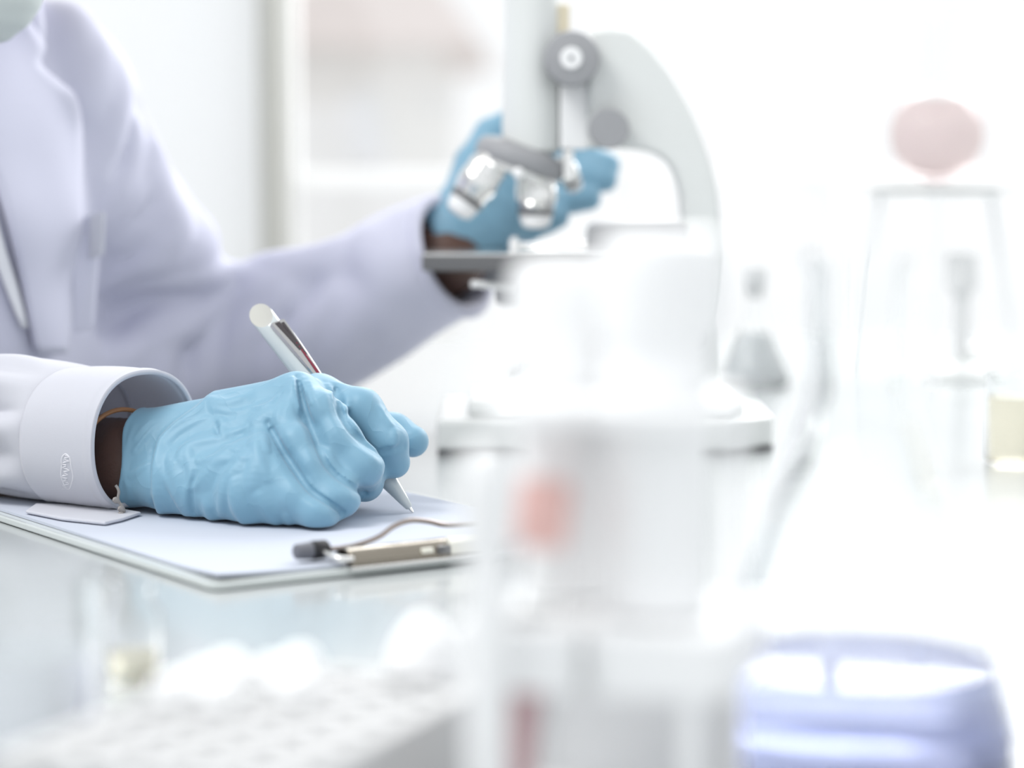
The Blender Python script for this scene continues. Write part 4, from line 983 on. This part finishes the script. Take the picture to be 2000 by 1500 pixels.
tag(rack, 'white plastic tube rack with three shelves in the near foreground', 'rack')
def big_tube(c, r, z0, z1, label):
    o = empty('centrifuge_tube', c * np.array([1, 1, 0]) + ez * z0); b = c * np.array([1, 1, 0])
    hc = 0.030
    out = [(0.002, z0), (r * 0.94, z0 + 0.0005), (r, z0 + 0.004), (r, z1 - hc + 0.004)]
    v, f = lathe(b, wall_profile(out, 0.0012), n=36, cap=False, closed=True); mk('tube_body', v, f, M_PLASTIC, o, angle=50)
    rc_ = r * 1.14; v, f = lathe(b, [(rc_ * .98, z1 - hc), (rc_, z1 - hc + 0.002), (rc_, z1 - 0.006), (rc_ * .93, z1 - 0.0015), (rc_ * .75, z1)], n=48); cp_ = mk('screw_cap', v, f, M_PLASTIC, o)
    for k in range(24):
        t = 2 * math.pi * k / 24; d = np.array([math.cos(t), math.sin(t), 0])
        v, f = tube([b + d * rc_ + ez * (z1 - hc + 0.003), b + d * rc_ + ez * (z1 - 0.008)], 0.0007, 5); mk('rib', v, f, M_PLASTIC, cp_, smooth=False)
    tag(o, label, 'tube', 'white capped tubes in the foreground rack')
big_tube(rp3(-0.0175, 0.012, 0), 0.0145, 0.0645, 0.1655, 'shorter white capped clear tube at the left of the foreground rack')
big_tube(rp3(0.0145, -0.006, 0), 0.0155, 0.0645, 0.1745, 'taller white capped clear tube at the right of the foreground rack')
def red_tube(top, bot, m_cap, label):
    o = empty('sample_tube', bot); top, bot = np.array(top, float), np.array(bot, float); L = np.linalg.norm(top - bot); ax = (top - bot) / L; r = 0.0068
    out = [(0.0008, 0.0), (r * 0.6, 0.0012), (r * 0.92, 0.0036), (r, 0.007), (r, L - 0.012)]
    v, f = lathe(bot, wall_profile(out, 0.0010), ax, n=28, cap=False, closed=True); mk('tube_body', v, f, M_GLASS, o, angle=50)
    v, f = lathe(bot, [(0.0004, 0.0018), (r * 0.6, 0.0024), (r * 0.80, 0.0044), (r - 0.0012, 0.0075), (r - 0.0012, 0.044), (0.0004, 0.044)], ax, n=28, cap=False); mk('liquid', v, f, M_REDLIQ, o, angle=50)
    v, f = lathe(bot, [(0.0070, L - 0.019), (0.0078, L - 0.018), (0.0078, L - 0.003), (0.0072, L - 0.0006), (0.005, L)], ax, n=28); mk('cap', v, f, m_cap, o)
    tag(o, label, 'tube', 'red sample tubes in the foreground rack')
red_tube(rp3(-0.0165, -0.017, 0.104), rp3(-0.0265, -0.020, 0.0065), M_REDCAP, 'red capped sample tube of red liquid in the foreground rack')

big_tube(W(952, 900, 0.665), 0.0062, 0.0006, W(952, 872, 0.665)[2], 'slim white capped tube standing left of the foreground rack')

# ---- low white rack with round wells and little tubes, bottom left
zr = 0.028
pC = T(968, 1333, zr); pL = T(640, 1500, zr)
g1 = pL - pC; g1 /= np.linalg.norm(g1); g2 = np.array([g1[1], -g1[0], 0.0]); g2 = g2 if g2[0] < 0 else -g2
h1, h2 = T(870, 1338, zr), T(760, 1318, zr)
low = empty('well_rack', (pC + g1 * 0.035 + g2 * 0.06) * np.array([1, 1, 0]))
NR, NC, pit, hr = 5, 8, 0.0172, 0.0056
def lp(a, b, z): return pC * np.array([1, 1, 0]) + g1 * a + g2 * b + ez * z
V = []; F = []
wells = []
for i in range(NC):
    for j in range(NR):
        a0, b0 = 0.004 + pit * i, 0.004 + pit * j; n = 24; base_i = len(V); cx, cy = a0 + pit / 2, b0 + pit / 2; wells.append((i, j, cx, cy))
        for k in range(n):
            t = 2 * math.pi * (k + 0.5) / n; c, s = math.cos(t), math.sin(t); L = (pit / 2) / max(abs(c), abs(s))
            V += [lp(cx + hr * c, cy + hr * s, zr), lp(cx + L * c, cy + L * s, zr), lp(cx + hr * c, cy + hr * s, 0.004)]
        for k in range(n):
            p, q = base_i + 3 * k, base_i + 3 * ((k + 1) % n)
            F += [(p, p + 1, q + 1, q), (p, q, q + 2, p + 2)]
v, f = np.array(V), F; mk('well_plate', v, f, M_RACK, low, smooth=False)
A1, B1 = 0.008 + pit * NC, 0.008 + pit * NR
for nm, (a, b, c, d) in (('rim', (0, 0.004, 0, B1)), ('rim', (A1 - 0.004, A1, 0, B1)), ('rim', (0.004, A1 - 0.004, 0, 0.004)), ('rim', (0.004, A1 - 0.004, B1 - 0.004, B1))):
    vv_, ff_ = prism([lp(a, c, 0), lp(b, c, 0), lp(b, d, 0), lp(a, d, 0)], ez * (zr + 0.0003)); mk(nm, vv_, ff_, M_RACK, low, smooth=False)
vv_, ff_ = prism([lp(.004, .004, 0.001), lp(A1 - .004, .004, 0.001), lp(A1 - .004, B1 - .004, 0.001), lp(.004, B1 - .004, 0.001)], ez * 0.003); mk('bottom_plate', vv_, ff_, M_PLASTICG, low, smooth=False)
tag(low, 'low white rack with rows of round wells at the lower left', 'rack')
def micro(loc, first=None):
    b = np.asarray(loc, float)
    if first is None:
        o = empty('micro_tube', b)
        out = [(0.0008, -0.020), (0.0030, -0.018), (0.0050, -0.006), (0.0050, 0.003)]
        v, f = lathe(b, wall_profile(out, 0.0009), n=20, cap=False, closed=True); mk('tube_body', v, f, M_CLEARPL, o, angle=50)
        v, f = lathe(b, [(0.0064, 0.0005), (0.0068, 0.0012), (0.0068, 0.0035), (0.0058, 0.0065), (0.0036, 0.0088), (0.001, 0.0094)], n=24); mk('dome_cap', v, f, M_PLASTIC, o)
        return o
    o = first.copy(); COL.objects.link(o); o.location = tuple(b)
    for ch in first.children: c = ch.copy(); COL.objects.link(c); c.parent = o
    return o
first = None
full = {(1, 3), (0, 3), (2, 2), (3, 3), (2, 4), (3, 4), (1, 4)}
nth = ['first', 'second', 'third', 'fourth', 'fifth']
for q, (i, j, cx, cy) in enumerate([w_ for w_ in wells if (w_[0], w_[1]) in full]):
    o = micro(lp(cx, cy, zr), first); first = first or o
    tag(o, 'domed micro tube in low rack, %s row from back, %s well from right' % (nth[i], nth[j]), 'tube', 'micro tubes standing in the low well rack')
# white conical cap lying on the far edge of the rack
cpos = T(826, 1312, zr + 0.0005)
cc = empty('sample_cone', cpos)
v, f = lathe(cpos, [(0.0112, 0), (0.0116, 0.001), (0.0108, 0.006), (0.0085, 0.012), (0.0048, 0.017), (0.0022, 0.0188), (0.0006, 0.0192)], n=32); mk('cone', v, f, M_PLASTIC, cc)
v, f = lathe(cpos, [(0.0116, 0), (0.0122, 0.0004), (0.0122, 0.0016), (0.0114, 0.002)], n=32); mk('brim', v, f, M_PLASTIC, cc)
tag(cc, 'white plastic cone standing at the back corner of the low well rack', 'cone')
# clear beaker and yellowish vial at the far left
vb = T(262, 1330, 0.0); vl = empty('glass_vial', vb); R = 0.0105
v, f = lathe(vb, wall_profile([(0.001, 0.0004), (R * .9, 0), (R, 0.003), (R, 0.026), (R * .7, 0.030), (R * .7, 0.036), (R * .85, 0.038)], 0.001), n=32, cap=False, closed=True); mk('glass_body', v, f, M_GLASS, vl, angle=50)
v, f = lathe(vb, [(0.0004, 0.0018), (R * .86, 0.0018), (R - .0012, 0.004), (R - .0012, 0.011), (0.0004, 0.011)], n=32, cap=False); mk('liquid', v, f, M_YELLIQ, vl, angle=50)
tag(vl, 'small glass vial with pale amber residue on the bench at left', 'vial')
gb = W(40, 1490, 0.76); gb[2] = 0
bk2 = empty('glass_beaker', gb); R = 0.026; H = 0.064
v, f = lathe(gb, wall_profile([(0.001, 0.0004), (R * .9, 0), (R, 0.004), (R, H - 0.003), (R * 1.05, H)], 0.0013), n=44, cap=False, closed=True); mk('glass_body', v, f, M_GLASS, bk2, angle=50)
v, f = lathe(gb, [(0.0004, 0.002), (R * .86, 0.002), (R - .0015, 0.005), (R - .0015, 0.040), (0.0004, 0.040)], n=44, cap=False); mk('water', v, f, M_WATER, bk2, angle=50)
tag(bk2, 'clear glass beaker of water at the lower left corner', 'beaker')
